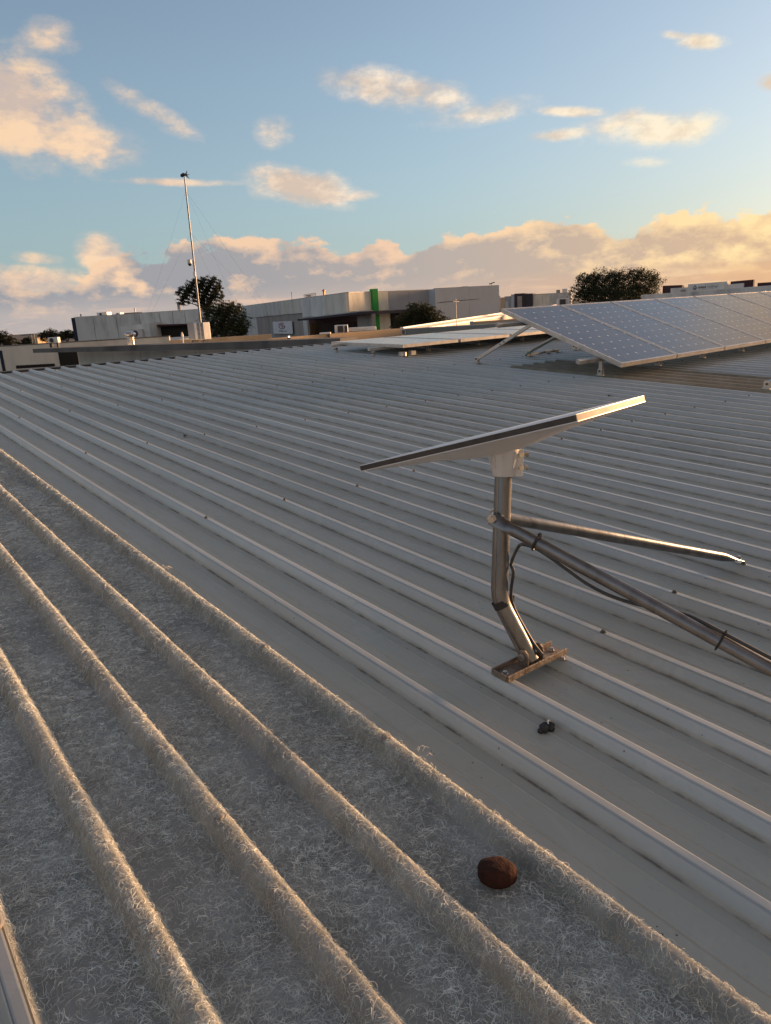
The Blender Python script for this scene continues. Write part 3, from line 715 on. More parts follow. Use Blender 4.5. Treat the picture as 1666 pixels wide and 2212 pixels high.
for i in range(8):
    fx = 5.28 - T0B + i * 1.02
    p = rl(5.28 + i * .95, 6.12 + .05 * i, .0); q = tl(p.x, 1.28, PTHK / 2 + .04)
    foot(p, rk)
    p1 = p + Vector((.002, 0, .04)); q1 = Vector((p.x + .0, q.y, q.z))
    mb = MB(); mb.bar(p1, q1, .026, .036); mb.build('prop', M_alu, rk, bevel=.002)
    mid = p1.lerp(q1, .45); mb = MB(); mb.lathe([(.008, -.021), (.008, .021)], mid, 6, RX); mb.lathe([(.008, -.021), (.008, .021)], p1.lerp(q1, .52), 6, RX); mb.build('prop_bolt', M_screw, rk)
    pf = tl(p.x - .03 + (0 if i else -.10), .27, PTHK / 2 + .06); pf.z = 0
    foot(pf, rk); mb = MB(); mb.box(pf + Vector((.002, 0, .10)), (.022, .036, .085)); mb.build('post', M_alu, rk, bevel=.001)
# conduit dropping from the end panel to the roof
M_cond = mat('green_grey_conduit', (.20, .22, .17), .6, var=.15)
cd_ = thing('conduit', 'grey green flexible conduit hanging beneath the tilted panels to the roof', 'conduit', frame(6.0, 6.2, 0))
mb = MB(); mb.tube(smooth_path([Vector((.05, -.75, .33)), Vector((-.02, -.55, .22)), Vector((-.02, -.30, .10)), Vector((.10, -.10, .02)), Vector((.40, .0, .014)), Vector((.75, .02, .014))]), .0125, 8); mb.build('tube', M_cond, cd_, True)
for bx_ in ((.62, .01, .02), (.80, .02, .02)):
    mb = MB(); mb.box(bx_, (.09, .05, .035)); mb.build('clip', M_alu_d, cd_, bevel=.004)
# low rails and feet of the flat row
rk2 = thing('panel_support', 'low rails and feet under the flat lying solar panels', 'panel support', frame(FLB, FLA, 0, .03))
for along, ext in ((.40, .22), (1.30, .16)):
    mb = MB(); mb.bar((-ext, along, FLZ - PTHK / 2 - .021), (5 * 1.04, along, FLZ - PTHK / 2 - .021), .04, .038); mb.build('rail', M_alu, rk2, bevel=.002)
    for i in range(6): foot(Vector((-ext + .05 + i * .98, along - .03, .0)), rk2, .9)
mb = MB(); mb.lathe([(.055, 0), (.055, .05), (.05, .055)], (.12, .12, .0), 12); mb.box((.27, .10, .03), (.08, .06, .055)); mb.build('junction_box', M_alu, rk2)
# foot and prop of another frame at the right-hand side
rk3 = thing('panel_prop', 'single aluminium prop and foot standing in front of the tilted row', 'panel prop', frame(5.36, 2.83, 0))
foot(Vector((0, 0, 0)), rk3, 1.1)
mb = MB(); mb.bar((.002, 0, .045), (.55, -.25, .33), .028, .036); mb.build('prop', M_alu, rk3, bevel=.002)

# ------------------------------------------------------------------ small things lying on the roof
def lump(name, label, cat, m, b, a, z, r, seed, flat=.8, rough_=.12, dent=None, sub=3):
    bm = bmesh.new(); bmesh.ops.create_icosphere(bm, subdivisions=sub, radius=1)
    from mathutils import noise as mn
    for v in bm.verts:
        k = 1 + rough_ * mn.noise(v.co * 1.6 + Vector((seed, 0, 0))) + rough_ * .35 * mn.noise(v.co * 5 + Vector((0, seed, 0)))
        c = v.co * k; v.co = Vector((c.x * r[0], c.y * r[1], c.z * r[2]))
        if dent:
            dd = (v.co - Vector(dent)).length / r[0]; v.co *= 1 - .16 * max(0, 1 - dd * 1.3)
    me = bpy.data.meshes.new(name); bm.to_mesh(me); bm.free()
    o = link(name, me, m, None, True); o.matrix_world = frame(b, a, z, -.75); return tag(o, label, cat)
M_brown = mat('reddish_brown_stone', (.042, .014, .008), .85, var=.35, scale=28, bump=.5, bscale=90, color2=(.016, .008, .005), spec=.2)
lump('stone', 'rounded reddish brown stone on the fibreglass skylight sheet', 'stone', M_brown, -.091, .665, PAN + .026, (.034, .0262, .0225), 3.1, rough_=.09, dent=(.004, .004, .026), sub=4)
M_drop = mat('dark_droppings', (.016, .016, .016), .55, var=.4, scale=40, color2=(.008, .008, .008))
M_drop2 = mat('white_droppings', (.55, .54, .50), .7, var=.1, scale=40)
dbr = thing('debris_clump', 'small black and white clump beside a rib in front of the pole foot', 'debris', frame(.303, .897, PAN))
for i, (x, y, r_) in enumerate(((0, 0, .0105), (.010, .003, .0105), (.019, -.001, .0098), (.004, .009, .008), (.013, -.007, .009), (-.009, .003, .007), (.011, .008, .008))):
    bm = bmesh.new(); bmesh.ops.create_icosphere(bm, subdivisions=2, radius=r_)
    for v in bm.verts: v.co *= 1 + random.uniform(-.16, .16)
    me = bpy.data.meshes.new('lump'); bm.to_mesh(me); bm.free(); o = link('lump', me, M_drop, dbr, True); o.location = (x, y, r_ * .85)
mb = MB(); mb.tube([(.008, -.004, .0195), (.012, .002, .0205), (.017, .004, .0200), (.022, .001, .0175)], [.0012, .0026, .0028, .0010], 6); mb.build('white_streak', M_drop2, dbr, True)
M_leaf = mat('dry_leaf', (.05, .04, .03), .8, var=.3, scale=30)
def leaf(b, a, ln, rz, label):
    mb = MB(); n = 6; vs = []
    for i in range(n):
        u = i / (n - 1); w = .28 * ln * math.sin(math.pi * min(.98, u + .02)) + .0004; z = .004 + .010 * u * (1 - u) * 4
        vs += [(u * ln, -w, z + .004), (u * ln, 0, z), (u * ln, w, z + .005)]
    fs = []
    for i in range(n - 1):
        for j in range(2): fs.append((i * 3 + j, i * 3 + j + 1, (i + 1) * 3 + j + 1, (i + 1) * 3 + j))
    mb.add(vs, fs); o = mb.build('dry_leaf', M_leaf); o.matrix_world = frame(b, a, PAN, rz); tag(o, label, 'leaf')
leaf(5.5 * P, 4.60, .05, .9, 'dry dark leaf lying far out in a metal pan left of the dish')
leaf(22.63 * P, 3.62, .045, .3, 'small dark leaf on the roof just above the lit dish edge')
# torn strands of fibre blown loose from the skylight edge
M_str = mat('loose_strand', (.55, .53, .5), .6, var=.1, scale=50)
for (b, a, nn, lab_) in ((.012, 2.36, 9, 'tuft of torn white fibres on the outer skylight rib, far one'), (.020, .985, 5, 'scrap of torn white fibre beside the skylight washer')):
    mb = MB()
    for i in range(nn):
        q = random.uniform(-.9, .9); L = random.uniform(.012, .034); x, y = random.uniform(-.006, .006), random.uniform(-.02, .02)
        mb.tube([(x, y, .001), (x + L * .5 * math.cos(q), y + L * .5 * math.sin(q), .006), (x + L * math.cos(q * 1.3), y + L * math.sin(q * 1.3), -.004)], [.0006, .0009, .0003], 5)
    o = mb.build('fibre_tuft', M_str); o.matrix_world = frame(b, a, -.002); tag(o, lab_, 'fibre tuft')

# ================================================================== surroundings
def conc(name, c, **k): return mat(name, tuple(min(.8, x * 1.15) for x in c), .85, var=k.pop('var', .13), scale=k.pop('scale', .7), bump=.15, bscale=8, spec=.25, stretch=k.pop('stretch', (1, 1, .35)), **k)
M_conc = conc('stained_concrete', (.47, .48, .46), color2=(.34, .345, .33))
M_conc2 = conc('cream_concrete', (.54, .52, .46)); M_conc3 = conc('pale_concrete', (.54, .555, .545)); M_concd = conc('dark_concrete', (.13, .125, .118), var=.22)
M_tan = conc('tan_render', (.40, .30, .20)); M_brownw = conc('brown_grey_render', (.27, .25, .235)); M_blueg = conc('blue_grey_cladding', (.26, .275, .30), var=.05); M_bluel = conc('light_blue_cladding', (.34, .39, .43), var=.04)
M_greyc = conc('light_grey_cladding', (.50, .495, .49), var=.04); M_navy = conc('navy_trim', (.02, .028, .05)); M_green = conc('green_pillar_paint', (.03, .23, .05), var=.08)
M_void = conc('recess_shade_black', (.02, .018, .016)); M_redb = conc('dark_red_recess', (.06, .03, .026)); M_cap = mat('metal_coping', (.42, .40, .38), .5, .4, var=.1, scale=2)  # near-black and dark red put the shade of recesses into the colour
M_wm = mat('white_metal', (.66, .65, .63), .45, .1, var=.06, scale=3); M_grille = mat('dark_grille', (.05, .05, .055), .6, .2, var=.2, scale=20)
M_ch = conc('charcoal_panel', (.045, .04, .05), var=.1); M_plum = conc('plum_trim', (.06, .032, .036), var=.1)
M_roofg = mat('grey_roof_sheet', (.20, .205, .21), .55, .2, var=.1, scale=.6)

def seg(mb, p, q, zb, thick, away=None, ext=0.):
    """upright slab whose visible face runs p -> q (3-D tops), down to zb, thickness away from the viewer"""
    p, q = Vector(p), Vector(q); n = Vector((q.y - p.y, -(q.x - p.x), 0)).normalized()
    if n.dot(CAM - p) > 0: n = -n
    n *= thick
    zb0, zb1 = (zb, zb) if not isinstance(zb, (tuple, list)) else zb
    vs = [(p.x, p.y, zb0), (q.x, q.y, zb1), q, p, (p.x + n.x, p.y + n.y, zb0), (q.x + n.x, q.y + n.y, zb1), q + n, p + n]
    return mb.add(vs, [(0, 1, 2, 3), (5, 4, 7, 6), (4, 0, 3, 7), (1, 5, 6, 2), (3, 2, 6, 7), (4, 5, 1, 0)])
def slab(name, m, parent, p, q, zb, thick, smooth=False):
    mb = MB(); seg(mb, p, q, zb, thick); o = mb.build(name, m); 
    if parent is not None: o.parent = parent; o.matrix_parent_inverse = parent.matrix_world.inverted()
    return o
def adopt(o, parent): o.parent = parent; o.matrix_parent_inverse = parent.matrix_world.inverted(); return o
def wroot(name, label, cat, p, group=None): return thing(name, label, cat, wmat((p.x, p.y, 0)), group)
bpy.context.view_layer.update()

TOPZ = CAM_Z + 2.0
A0, A1 = atz(159, 686, TOPZ), atz(519, 662.5, TOPZ); B1 = atz(747, 632.5, TOPZ); C1 = atz(804, 630.8, TOPZ)
D1_, D2_ = atz(838, 628.8, TOPZ), atz(926, 625.9, TOPZ); E0, E1_ = atz(939.7, 623.4, TOPZ + .06), atz(1078.4, 616.6, TOPZ + .06)
def lerpx(p, q, x):
    """top point of the wall p-q seen in column x"""
    yy = 0
    lo_, hi_ = 0., 1.
    for _ in range(40):
        m_ = (lo_ + hi_) / 2; pt = p.lerp(q, m_); v = WM.inverted() @ (pt - CAM); xx = 833 + F_PX * v.x / v.z
        if xx < x: lo_ = m_
        else: hi_ = m_
    return p.lerp(q, (lo_ + hi_) / 2)
def pz(x, y, p, q, off=0.): return on_plane(x, y, p, q, off)

# --- long concrete warehouse, left wing
bA = wroot('warehouse', 'long stained grey concrete warehouse behind the mast and trees', 'warehouse', A0)
cols = [161, 200, 250, 300, 344, 372, 398, 430, 475, 519]
for i, (x0, x1) in enumerate(zip(cols, cols[1:])):
    p, q = lerpx(A0, A1, x0), lerpx(A0, A1, x1); d = (q - p).normalized() * .05
    slab('wall_panel', M_conc if i < 4 else M_conc3, bA, p + d, q - d, 0, .3)
    slab('coping', M_cap, bA, p + Vector((0, 0, .09)) , q + Vector((0, 0, .09)), p.z + .01, .36)
slab('corner_trim', M_navy, bA, pz(153.5, 686.8, A0, A1), lerpx(A0, A1, 161), 0, .5)
slab('back_wall', M_conc, bA, A0 + Vector((1, .8, -.3)), A1 + Vector((0, .8, -.3)), 0, 9)
# lower stained annexe and the dark carport beside it
p, q = pz(260, 705.5, A0, A1, 3.0), pz(323, 697, A0, A1, 3.0)
slab('annexe_wall', M_conc3, bA, p, q, 0, 3)
p, q = pz(323.5, 701.6, A0, A1, 1.2), pz(412, 699, A0, A1, 1.2); slab('carport_beam', M_redb, bA, p, q, p.z - .35, 1.0)
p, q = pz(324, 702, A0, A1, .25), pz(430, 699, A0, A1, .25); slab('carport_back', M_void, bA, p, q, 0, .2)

# --- middle wing, running towards the viewer
bB = wroot('warehouse', 'concrete warehouse wing with the white round logo sign and dark canopy', 'warehouse', A1)
cols = [519, 543, 567.5, 607.4, 650.5, 697.7, 736, 747]
for i, (x0, x1) in enumerate(zip(cols, cols[1:])):
    p, q = lerpx(A1, B1, x0), lerpx(A1, B1, x1); d = (q - p).normalized() * .035
    zb = pz((x0 + x1) / 2, 686 - ((x0 + x1) / 2 - 542) * .095, A1, B1).z if x0 < 650 else pz((x0 + x1) / 2, 684.5 - ((x0 + x1) / 2 - 666) * .103, A1, B1).z
    slab('wall_panel', (M_conc, M_conc, M_conc, M_conc2, M_conc3, M_conc2, M_conc2)[i], bB, p + d, q - d, zb, .3)
slab('coping', M_cap, bB, A1 + Vector((0, 0, .07)), B1 + Vector((0, 0, .07)), (A1.z + .004, B1.z + .004), .35)
def lowwall(name, m, x0, x1, P0, P1, back, ytop=None, parent=None):
    p, q = pz(x0, 700, P0, P1, -back), pz(x1, 700, P0, P1, -back); p.z = q.z = TOPZ - .7
    return slab(name, m, parent, p, q, 0, .25)
for (x0, x1, m_) in ((519, 555, M_conc), (555, 655, M_brownw), (655, 664, M_conc)):
    lowwall('lower_wall', m_, x0, x1, A1, B1, .12, parent=bB)
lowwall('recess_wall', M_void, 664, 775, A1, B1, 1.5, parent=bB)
slab('recess_band', M_redb, bB, pz(664, 690, A1, B1, -.4), pz(771, 677, A1, B1, -.4), pz(700, 697, A1, B1, -.4).z, .2)  # band colour darkened to carry the shade under the canopy
p, q = pz(642.4, 689.4, A1, B1, 1.6), pz(782, 673, A1, B1, 1.6)
slab('canopy', M_ch, bB, p, q, (p.z - .18, q.z - .22), 1.5)
slab('canopy_flashing', M_cap, bB, p + Vector((.3, .4, .08)), q + Vector((0, .4, .08)), (p.z + .006, q.z + .006), 1.1)
slab('pier', M_brownw, bB, pz(771, 678, A1, B1, .2), pz(802, 675, A1, B1, .2), 0, .4)
slab('end_panel', M_conc2, bB, B1, C1, pz(775, 672, B1, C1).z, .3); slab('coping', M_cap, bB, B1 + Vector((0, 0, .07)), C1 + Vector((0, 0, .07)), (B1.z + .004, C1.z + .004), .35)
# --- right wing with the green pillar
bC = wroot('warehouse', 'blue grey clad warehouse wing right of the green pillar', 'warehouse', C1)
C0 = C1
gp0, gp1 = atz(804.3, 623.8, TOPZ + .28), atz(816.5, 623.3, TOPZ + .28)
gp0 = on_plane(804.3, 623.8, C1, D2_, .35); gp1 = on_plane(816.2, 623.2, C1, D2_, .35)
slab('green_pillar', M_green, bC, gp0, gp1, 0, .5)
pA, pB = lerpx(C1, D2_, 816), lerpx(C1, D2_, 838); zb = pz(827, 670.5, C1, D2_).z
slab('wall_panel', M_conc2, bC, pA, pB, zb, .3)
for x0, x1 in ((838.3, 882), (882.3, 926)):
    pA, pB = lerpx(C1, D2_, x0), lerpx(C1, D2_, x1); slab('wall_panel', M_blueg, bC, pA, pB, pz(890, 668, C1, D2_).z, .3)
slab('coping', M_cap, bC, C1 + Vector((0, 0, .06)), D2_ + Vector((0, 0, .06)), (C1.z + .004, D2_.z + .004), .35)
p, q = pz(801, 673.5, C1, D2_, 1.2), pz(886, 667.5, C1, D2_, 1.2); slab('canopy', M_ch, bC, p, q, p.z - .26, 1.1)
pA, pB = pz(818, 680, C1, D2_, -.3), pz(843, 680, C1, D2_, -.3); pA.z = pB.z = zb + .2; slab('lower_wall', M_conc2, bC, pA, pB, 0, .25)
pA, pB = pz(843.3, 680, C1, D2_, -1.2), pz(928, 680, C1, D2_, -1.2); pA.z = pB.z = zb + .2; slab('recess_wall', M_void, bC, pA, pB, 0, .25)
slab('return_wall', M_bluel, bC, lerpx(C1, D2_, 926.2) + Vector((0, 0, .03)), E0 + Vector((0, 0, -.02)), pz(932, 664.5, C1, D2_).z, .3)
bE = wroot('warehouse', 'plain light grey box shaped warehouse behind the television antenna', 'warehouse', E0)
Em = E0.lerp(E1_, .52)
for pA, pB in ((E0, Em), (Em, E1_)):
    d = (pB - pA).normalized() * .01; slab('wall_panel', M_greyc, bE, pA + d, pB - d, 0, .3)
    slab('wall_panel', M_greyc, bE, pA + d + Vector((0, -.03, -.75)), pB - d + Vector((0, -.03, -.75)), 0, .029)
slab('coping', M_cap, bE, E0 + Vector((0, 0, .05)), E1_ + Vector((0, 0, .05)), (E0.z + .004, E1_.z + .004), .4)
slab('roof_body', M_greyc, bE, E0 + Vector((.2, .5, -.2)), E1_ + Vector((-.1, .5, -.2)), 0, 14)
p, q = pz(1056, 616.6, E0, E1_, -.5), pz(1068, 616, E0, E1_, -.5)
slab('roof_hatch', M_cap, bE, pz(1000, 618.6, E0, E1_, -.6), pz(1012, 618, E0, E1_, -.6), E0.z - .1, .5)

# --- round logo sign
def board(name, label, cat, m, corners, P0, P1, off, thick=.06):
    pts = [pz(x, y, P0, P1, off) for x, y in corners]          # top-left, top-right, bottom-right, bottom-left
    ux = (pts[1] - pts[0]); ux.z = 0; W_ = (ux.length); ux.normalize(); uz = Vector((0, 0, 1)); uy = ux.cross(uz)
    if uy.dot(CAM - pts[0]) < 0: pass
    H_ = (pts[0].z + pts[1].z - pts[2].z - pts[3].z) / 2; c = sum(pts, Vector()) / 4
    M4 = Matrix((ux, uz, -uy if (-uy).dot(ux.cross(uz)) > 0 else uy)).transposed().to_4x4(); M4.translation = c
    root = thing(name, label, cat, M4); mb = MB(); mb.box((0, 0, -thick / 2), (W_, H_, thick)); mb.build('board', m, root)
    return root, W_, H_
M_signw = mat('sign_white', (.62, .64, .67), .5, var=.04, scale=2); M_signk = mat('sign_black', (.02, .022, .026), .6, var=.1); M_signr = mat('sign_red', (.30, .03, .035), .6, var=.1); M_signb = mat('sign_blue', (.07, .12, .20), .6, var=.1)
sg, SWd, SHt = board('logo_sign', 'white rectangular sign with round black and red letter logo', 'sign', M_signw, [(589, 695), (630, 693.2), (632, 719.5), (591.6, 722)], A1, B1, .15)
def arc(r0, r1, a0, a1, n=20):
    mb = MB(); vs = []
    for i in range(n + 1):
        q = math.radians(a0 + (a1 - a0) * i / n); vs += [(r0 * math.cos(q), r0 * math.sin(q), 0), (r1 * math.cos(q), r1 * math.sin(q), 0)]
    mb.add(vs, [(2 * i, 2 * i + 1, 2 * i + 3, 2 * i + 2) for i in range(n)]); return mb
_before = set(bpy.data.objects)
R_ = SHt * .265; cy_ = SHt * .135
o = arc(R_ * .80, R_, 165, 352).build('logo_ring', M_signk, sg); o.location = (-.02, cy_, .012)
o = arc(R_ * .80, R_, 40, 165).build('logo_ring', M_signr, sg); o.location = (-.02, cy_, .012)
mb = MB(); mb.box((R_ * .62, -R_ * .08, 0), (R_ * .62, R_ * .20, .004)); o = mb.build('logo_bar', M_signk, sg); o.location = (-.02, cy_, .014)
mb = MB(); mb.bar((-R_ * .42, R_ * .45, 0), (R_ * .35, -R_ * .78, 0), R_ * .2, .004); o = mb.build('logo_stroke', M_signr, sg); o.location = (-.02, cy_, .016)
o = arc(R_ * .20, R_ * .40, -60, 150).build('logo_bowl', M_signr, sg); o.location = (-.02 + R_ * .02, cy_ + R_ * .22, .018)
text_mesh('lettering', 'Gilbaral', SHt * .20, M_signk, sg, (0, -SHt * .28, .012))
kx = SWd / (SHt * 1.50)
for o in set(bpy.data.objects) - _before: o.scale.x = kx; o.location.x *= kx
# --- roof sign behind the parapet
sg2, w2, h2 = board('roof_sign', 'small pale sign board with dark letters standing behind the concrete parapet', 'sign', M_signw, [(655.8, 635.3), (682, 632.3), (682.5, 643), (656, 648)], A1, B1, -1.2)
o = text_mesh('lettering', '7PI', h2 * .78, M_signk, sg2, (-w2 * .10, -h2 * .06, .01), bold=.01); o.scale.x = w2 / (h2 * 2.3)

# --- rooftop bits
def cyl(name, label, cat, m, x, y0, y1, wpx, P0, P1, off, cap=None, mcap=None):
    p = pz(x, y1, P0, P1, off); q = pz(x, y0, P0, P1, off); r = wpx / F_PX * (p - CAM).length / 2
    root = thing(name, label, cat, wmat(p)); h = (q - p).z
    mb = MB(); mb.lathe([(r, -.6), (r, h)], n=12); mb.build('shaft', m, root, True)
    if cap: mb = MB(); mb.lathe([(r * 1.0, h), (r * 1.7, h + .02), (r * 1.7, h + .1), (r * .4, h + .22)], n=12); mb.build('cap', mcap or m, root, True)
    return root
def abox(name, label, cat, m, x0, x1, y0, y1, P0, P1, off, depth=.9, fan=0, louvre=0, side=False, group=None):
    """outdoor unit or box seen between columns x0..x1 and rows y0..y1"""
    p = pz(x0, (y0 + y1) / 2, P0, P1, off); q = pz(x1, (y0 + y1) / 2, P0, P1, off)
    zt = pz((x0 + x1) / 2, y0, P0, P1, off).z; zb = pz((x0 + x1) / 2, y1, P0, P1, off).z
    ux = q - p; ux.z = 0; w = ux.length; ux.normalize(); n = Vector((-ux.y, ux.x, 0))
    if n.dot(CAM - p) > 0: n = -n
    c = (p + q) / 2; c.z = zb
    M4 = Matrix((ux, n, Vector((0, 0, 1)))).transposed().to_4x4(); M4.translation = c
    root = thing(name, label, cat, M4, group); h = zt - zb
    mb = MB(); mb.box((0, depth / 2, h / 2), (w, depth, h)); mb.build('case', m, root, bevel=.02)
    if fan:
        for k in range(fan):
            zc = h * (k + .5) / fan; r = min(w, h / fan) * .38
            mb = MB(); mb.lathe([(r, -.02), (r, .02), (r * .9, .03)], (-w * .12, 0, zc), 18, Matrix.Rotation(math.pi / 2, 3, 'X')); mb.build('fan_grille', M_grille, root)
    if louvre:
        for k in range(louvre):
            mb = MB(); mb.box((w * .1, -.012, h * (.08 + .84 * (k + .5) / louvre)), (w * .62, .02, h * .84 / louvre * .55)); mb.build('louvre', M_grille, root)
    for lx in (-w * .35, w * .35):
        mb = MB(); mb.box((lx, depth / 2, -.15), (.08, depth * .8, .32)); mb.build('foot_rail', M_grille, root)
    return root
abox('rooftop_unit', 'small beige cooler box on the warehouse roof near its left corner', 'cooling unit', M_wm, 209, 231, 674.5, 683, A0, A1, -2, 1.2, fan=1)
abox('rooftop_unit', 'tiny dark fronted unit on the warehouse roof between two boxes', 'cooling unit', M_wm, 250, 259.5, 675.5, 681.5, A0, A1, -2, 1.0, fan=1)
abox('roof_box', 'long low dark box on the warehouse roof under a white vent', 'roof box', M_ch, 268, 300, 675, 680, A0, A1, -1.5, 1.0)
cyl('roof_vent', 'small white capped vent above the dark roof box', 'vent', M_wm, 292.5, 668, 676, 2.6, A0, A1, -2, True)
cyl('roof_vent', 'short dark pipe at the left corner of the warehouse roof', 'vent', M_ch, 175.5, 678, 686, 2.2, A0, A1, -1)
cyl('flue', 'blue grey square flue rising left of the gum tree', 'flue', M_blueg, 388.5, 654.5, 673, 7.5, A0, A1, -1, True)
cyl('flue', 'copper coloured flue with flat cap on the concrete parapet', 'flue', mat('copper_flue', (.45, .24, .10), .4, .6, var=.1), 700.5, 629, 641, 4.2, A1, B1, -1, True)
rt = cyl('aerial', 'thin whip aerial with round head above the middle wing', 'aerial', M_ch, 631, 634, 648, .8, A1, B1, -1.2, True)
rt = cyl('aerial', 'small camera like aerial on the light grey box warehouse', 'aerial', M_ch, 1062, 612, 618.5, .9, E0, E1_, -.6, False)
mb = MB(); mb.bar((-.25, 0, .25), (.35, 0, .42), .12, .1); mb.build('head', M_ch, rt)
abox('condenser', 'dark fanned condenser in front of the stained annexe wall', 'air conditioner', M_greyc, 284, 306.5, 711, 730, A0, A1, 3.6, .5, fan=1)

# --- neighbouring low building with the long concrete beam
n1 = wroot('low_building', 'low cream concrete building at the left with dark coping and black slot', 'building', at(60, 760, 38))
Z1 = CAM_Z - .65
p, q = atz(-40, 751.3, Z1), atz(365, 727, Z1)
slab('wall', M_conc2, n1, p, q, 0, .3); slab('coping', M_concd, n1, p + Vector((0, -.02, .05)), q + Vector((0, -.02, .05)), (p.z + .004, q.z + .004), .4)
slab('roof_deck', M_roofg, n1, p + Vector((0, .5, -.25)), q + Vector((0, .5, -.25)), 2.5, 12)
slab('slot', M_void, n1, pz(34, 789.5, p, q, .012), pz(118, 785, p, q, .012), pz(76, 794, p, q, .012).z, .01)
slab('opening', M_void, n1, pz(125, 760, p, q, .02), pz(166, 758, p, q, .02), 1, .015)
slab('drain_edge', M_navy, n1, pz(-3, 757, p, q, .02), pz(4, 757, p, q, .02), 1, .015)
n2 = wroot('concrete_beam_building', 'building with a long weathered concrete beam above a black shadow gap', 'building', at(380, 745, 27))
ZB = CAM_Z - .75
p, q = atz(70, 753.8, ZB), atz(735, 730.5, ZB); mcols = [70, 210, 330, 452, 596, 735]
for x0, x1 in zip(mcols, mcols[1:]):
    a_, b_ = lerpx(p, q, x0), lerpx(p, q, x1); d = (b_ - a_).normalized() * .006
    slab('beam', M_concd, n2, a_ + d, b_ - d, (a_.z - .18 - .12 * (x0 - 70) / 600, b_.z - .18 - .12 * (x1 - 70) / 600), .9)
wp, wq = pz(166, 764, p, q, -1.2), pz(900, 745, p, q, -1.2); wq.z = wp.z = ZB - .05
wcols = [166, 240, 300, 420, 560, 740]
for x0, x1 in zip(wcols, wcols[1:]):
    a_, b_ = lerpx(wp, wq, x0), lerpx(wp, wq, x1); d = (b_ - a_).normalized() * .012; slab('wall_panel', M_conc2, n2, a_ + d, b_ - d, 0, .2)
p2, q2 = atz(366, 735.5, CAM_Z - .72), atz(587, 721.8, CAM_Z - .72); slab('parapet', M_tan, n2, p2, q2, 3, .35)
p3, q3 = atz(587.5, 731, CAM_Z - .78), atz(868.5, 709.2, CAM_Z - .78); slab('parapet', M_tan, n2, p3, q3, 3, .35)
p3b = pz(700, 716, p3, q3)
# bright glint on the parapet, imitated by an added glowing globe and housing
lg = thing('parapet_glint', 'small added glowing spot for a glint on the tan parapet below the logo sign', 'highlight', wmat(pz(624.5, 727.5, p3, q3, .1)))
mb = MB(); mb.box((0, .06, -.06), (.10, .10, .08)); mb.build('housing', M_ch, lg)
M_glow = bpy.data.materials.new('glint_glow'); M_glow.use_nodes = True; t = NT(M_glow.node_tree); o_ = t.n('ShaderNodeOutputMaterial'); e_ = t.n('ShaderNodeEmission'); e_.inputs[0].default_value = (1, .86, .66, 1); e_.inputs[1].default_value = 2.2; t.nt.links.new(e_.outputs[0], o_.inputs[0])
mb = MB(); mb.lathe([(.01, -.03), (.032, -.02), (.036, 0), (.026, .025), (.01, .035)], n=10); mb.build('globe', M_glow, lg, True)

# spinning roof vent
tv = thing('turbine_vent', 'shiny round turbine roof vent above the concrete beam', 'roof vent', wmat(at(283, 738, 35)))
M_shiny = mat('galvanised_vent', (.62, .61, .59), .22, .9, var=.1, scale=8)
mb = MB(); mb.lathe([(.165, -.6), (.165, .21)], n=20); mb.build('throat', M_shiny, tv, True)
for k in range(22):
    q0 = 2 * math.pi * k / 22; mb = MB(); vs = []
    for j in range(7):
        u = j / 6; ph = math.pi * (.12 + .76 * u); r = .245 * math.sin(ph) + .015; z = .205 + .26 * (1 - math.cos(ph)) / 2
        for dq, dr in ((0, 0), (.22, .018)): vs.append((r * math.cos(q0 + dq) * (1 + dr), r * math.sin(q0 + dq) * (1 + dr), z))
    mb.add(vs, [(2 * j, 2 * j + 1, 2 * j + 3, 2 * j + 2) for j in range(6)]); mb.build('vane', M_shiny, tv, True)
mb = MB(); mb.lathe([(.13, .44), (.06, .468), (.01, .475)], n=16); mb.build('cap', M_shiny, tv, True)
mb = MB(); mb.lathe([(.17, .2), (.2, .215), (.17, .225)], n=20); mb.build('collar', M_shiny, tv, True)

abox('condenser', 'white air conditioner with one round fan on the low cream building', 'air conditioner', M_wm, 103, 125, 728.5, 741, at(60, 740, 40), at(200, 735, 40), 0, .35, fan=1)
tallac = abox('condenser', 'tall white condenser with louvred side at the foot of the mast', 'air conditioner', M_wm, 407, 440, 697, 734, at(400, 720, 33), at(440, 718, 32), 0, .34)
w_ = (at(440, 718, 32) - at(407, 720, 33)); w_.z = 0; w_ = w_.length; h_ = 37 / F_PX * 33
mb = MB(); mb.box((-w_ * .26, -.006, h_ * .5), (w_ * .36, .012, h_ * .92)); mb.build('side_panel', M_blueg, tallac)
for r in range(13):
    for c_ in range(2):
        mb = MB(); mb.box((w_ * (.16 + .20 * c_), -.008, h_ * (.07 + .068 * r)), (w_ * .14, .014, h_ * .036)); mb.build('louvre', M_grille, tallac)
abox('condenser', 'white window style cooler with two dark openings on the tan parapet roof', 'air conditioner', M_wm, 723, 751.5, 701.8, 719, at(700, 712, 33), at(760, 709, 33), 0, .4)
sc_ = at(737, 710, 32.95)
for (x0, x1) in ((729, 741), (744, 750)):
    P_, Q_ = at(700, 712, 32.9), at(760, 709, 32.9); o = slab('opening', M_grille, None, pz(x0, 704, P_, Q_), pz(x1, 703.5, P_, Q_), pz(x0, 717.5, P_, Q_).z, .02)
    adopt(o, [x for x in bpy.data.objects if x.get('label', '').startswith('white window style')][0])
abox('duct', 'long white duct lying beside the window style cooler', 'duct', M_wm, 752, 813, 706.6, 715, at(752, 712, 34), at(813, 708, 34), 0, .6)
abox('roof_box', 'flat small white cover on the tan parapet roof left of the cooler', 'roof box', M_wm, 690, 714, 718.3, 722, at(690, 720, 32), at(714, 718, 32), 0, .5)
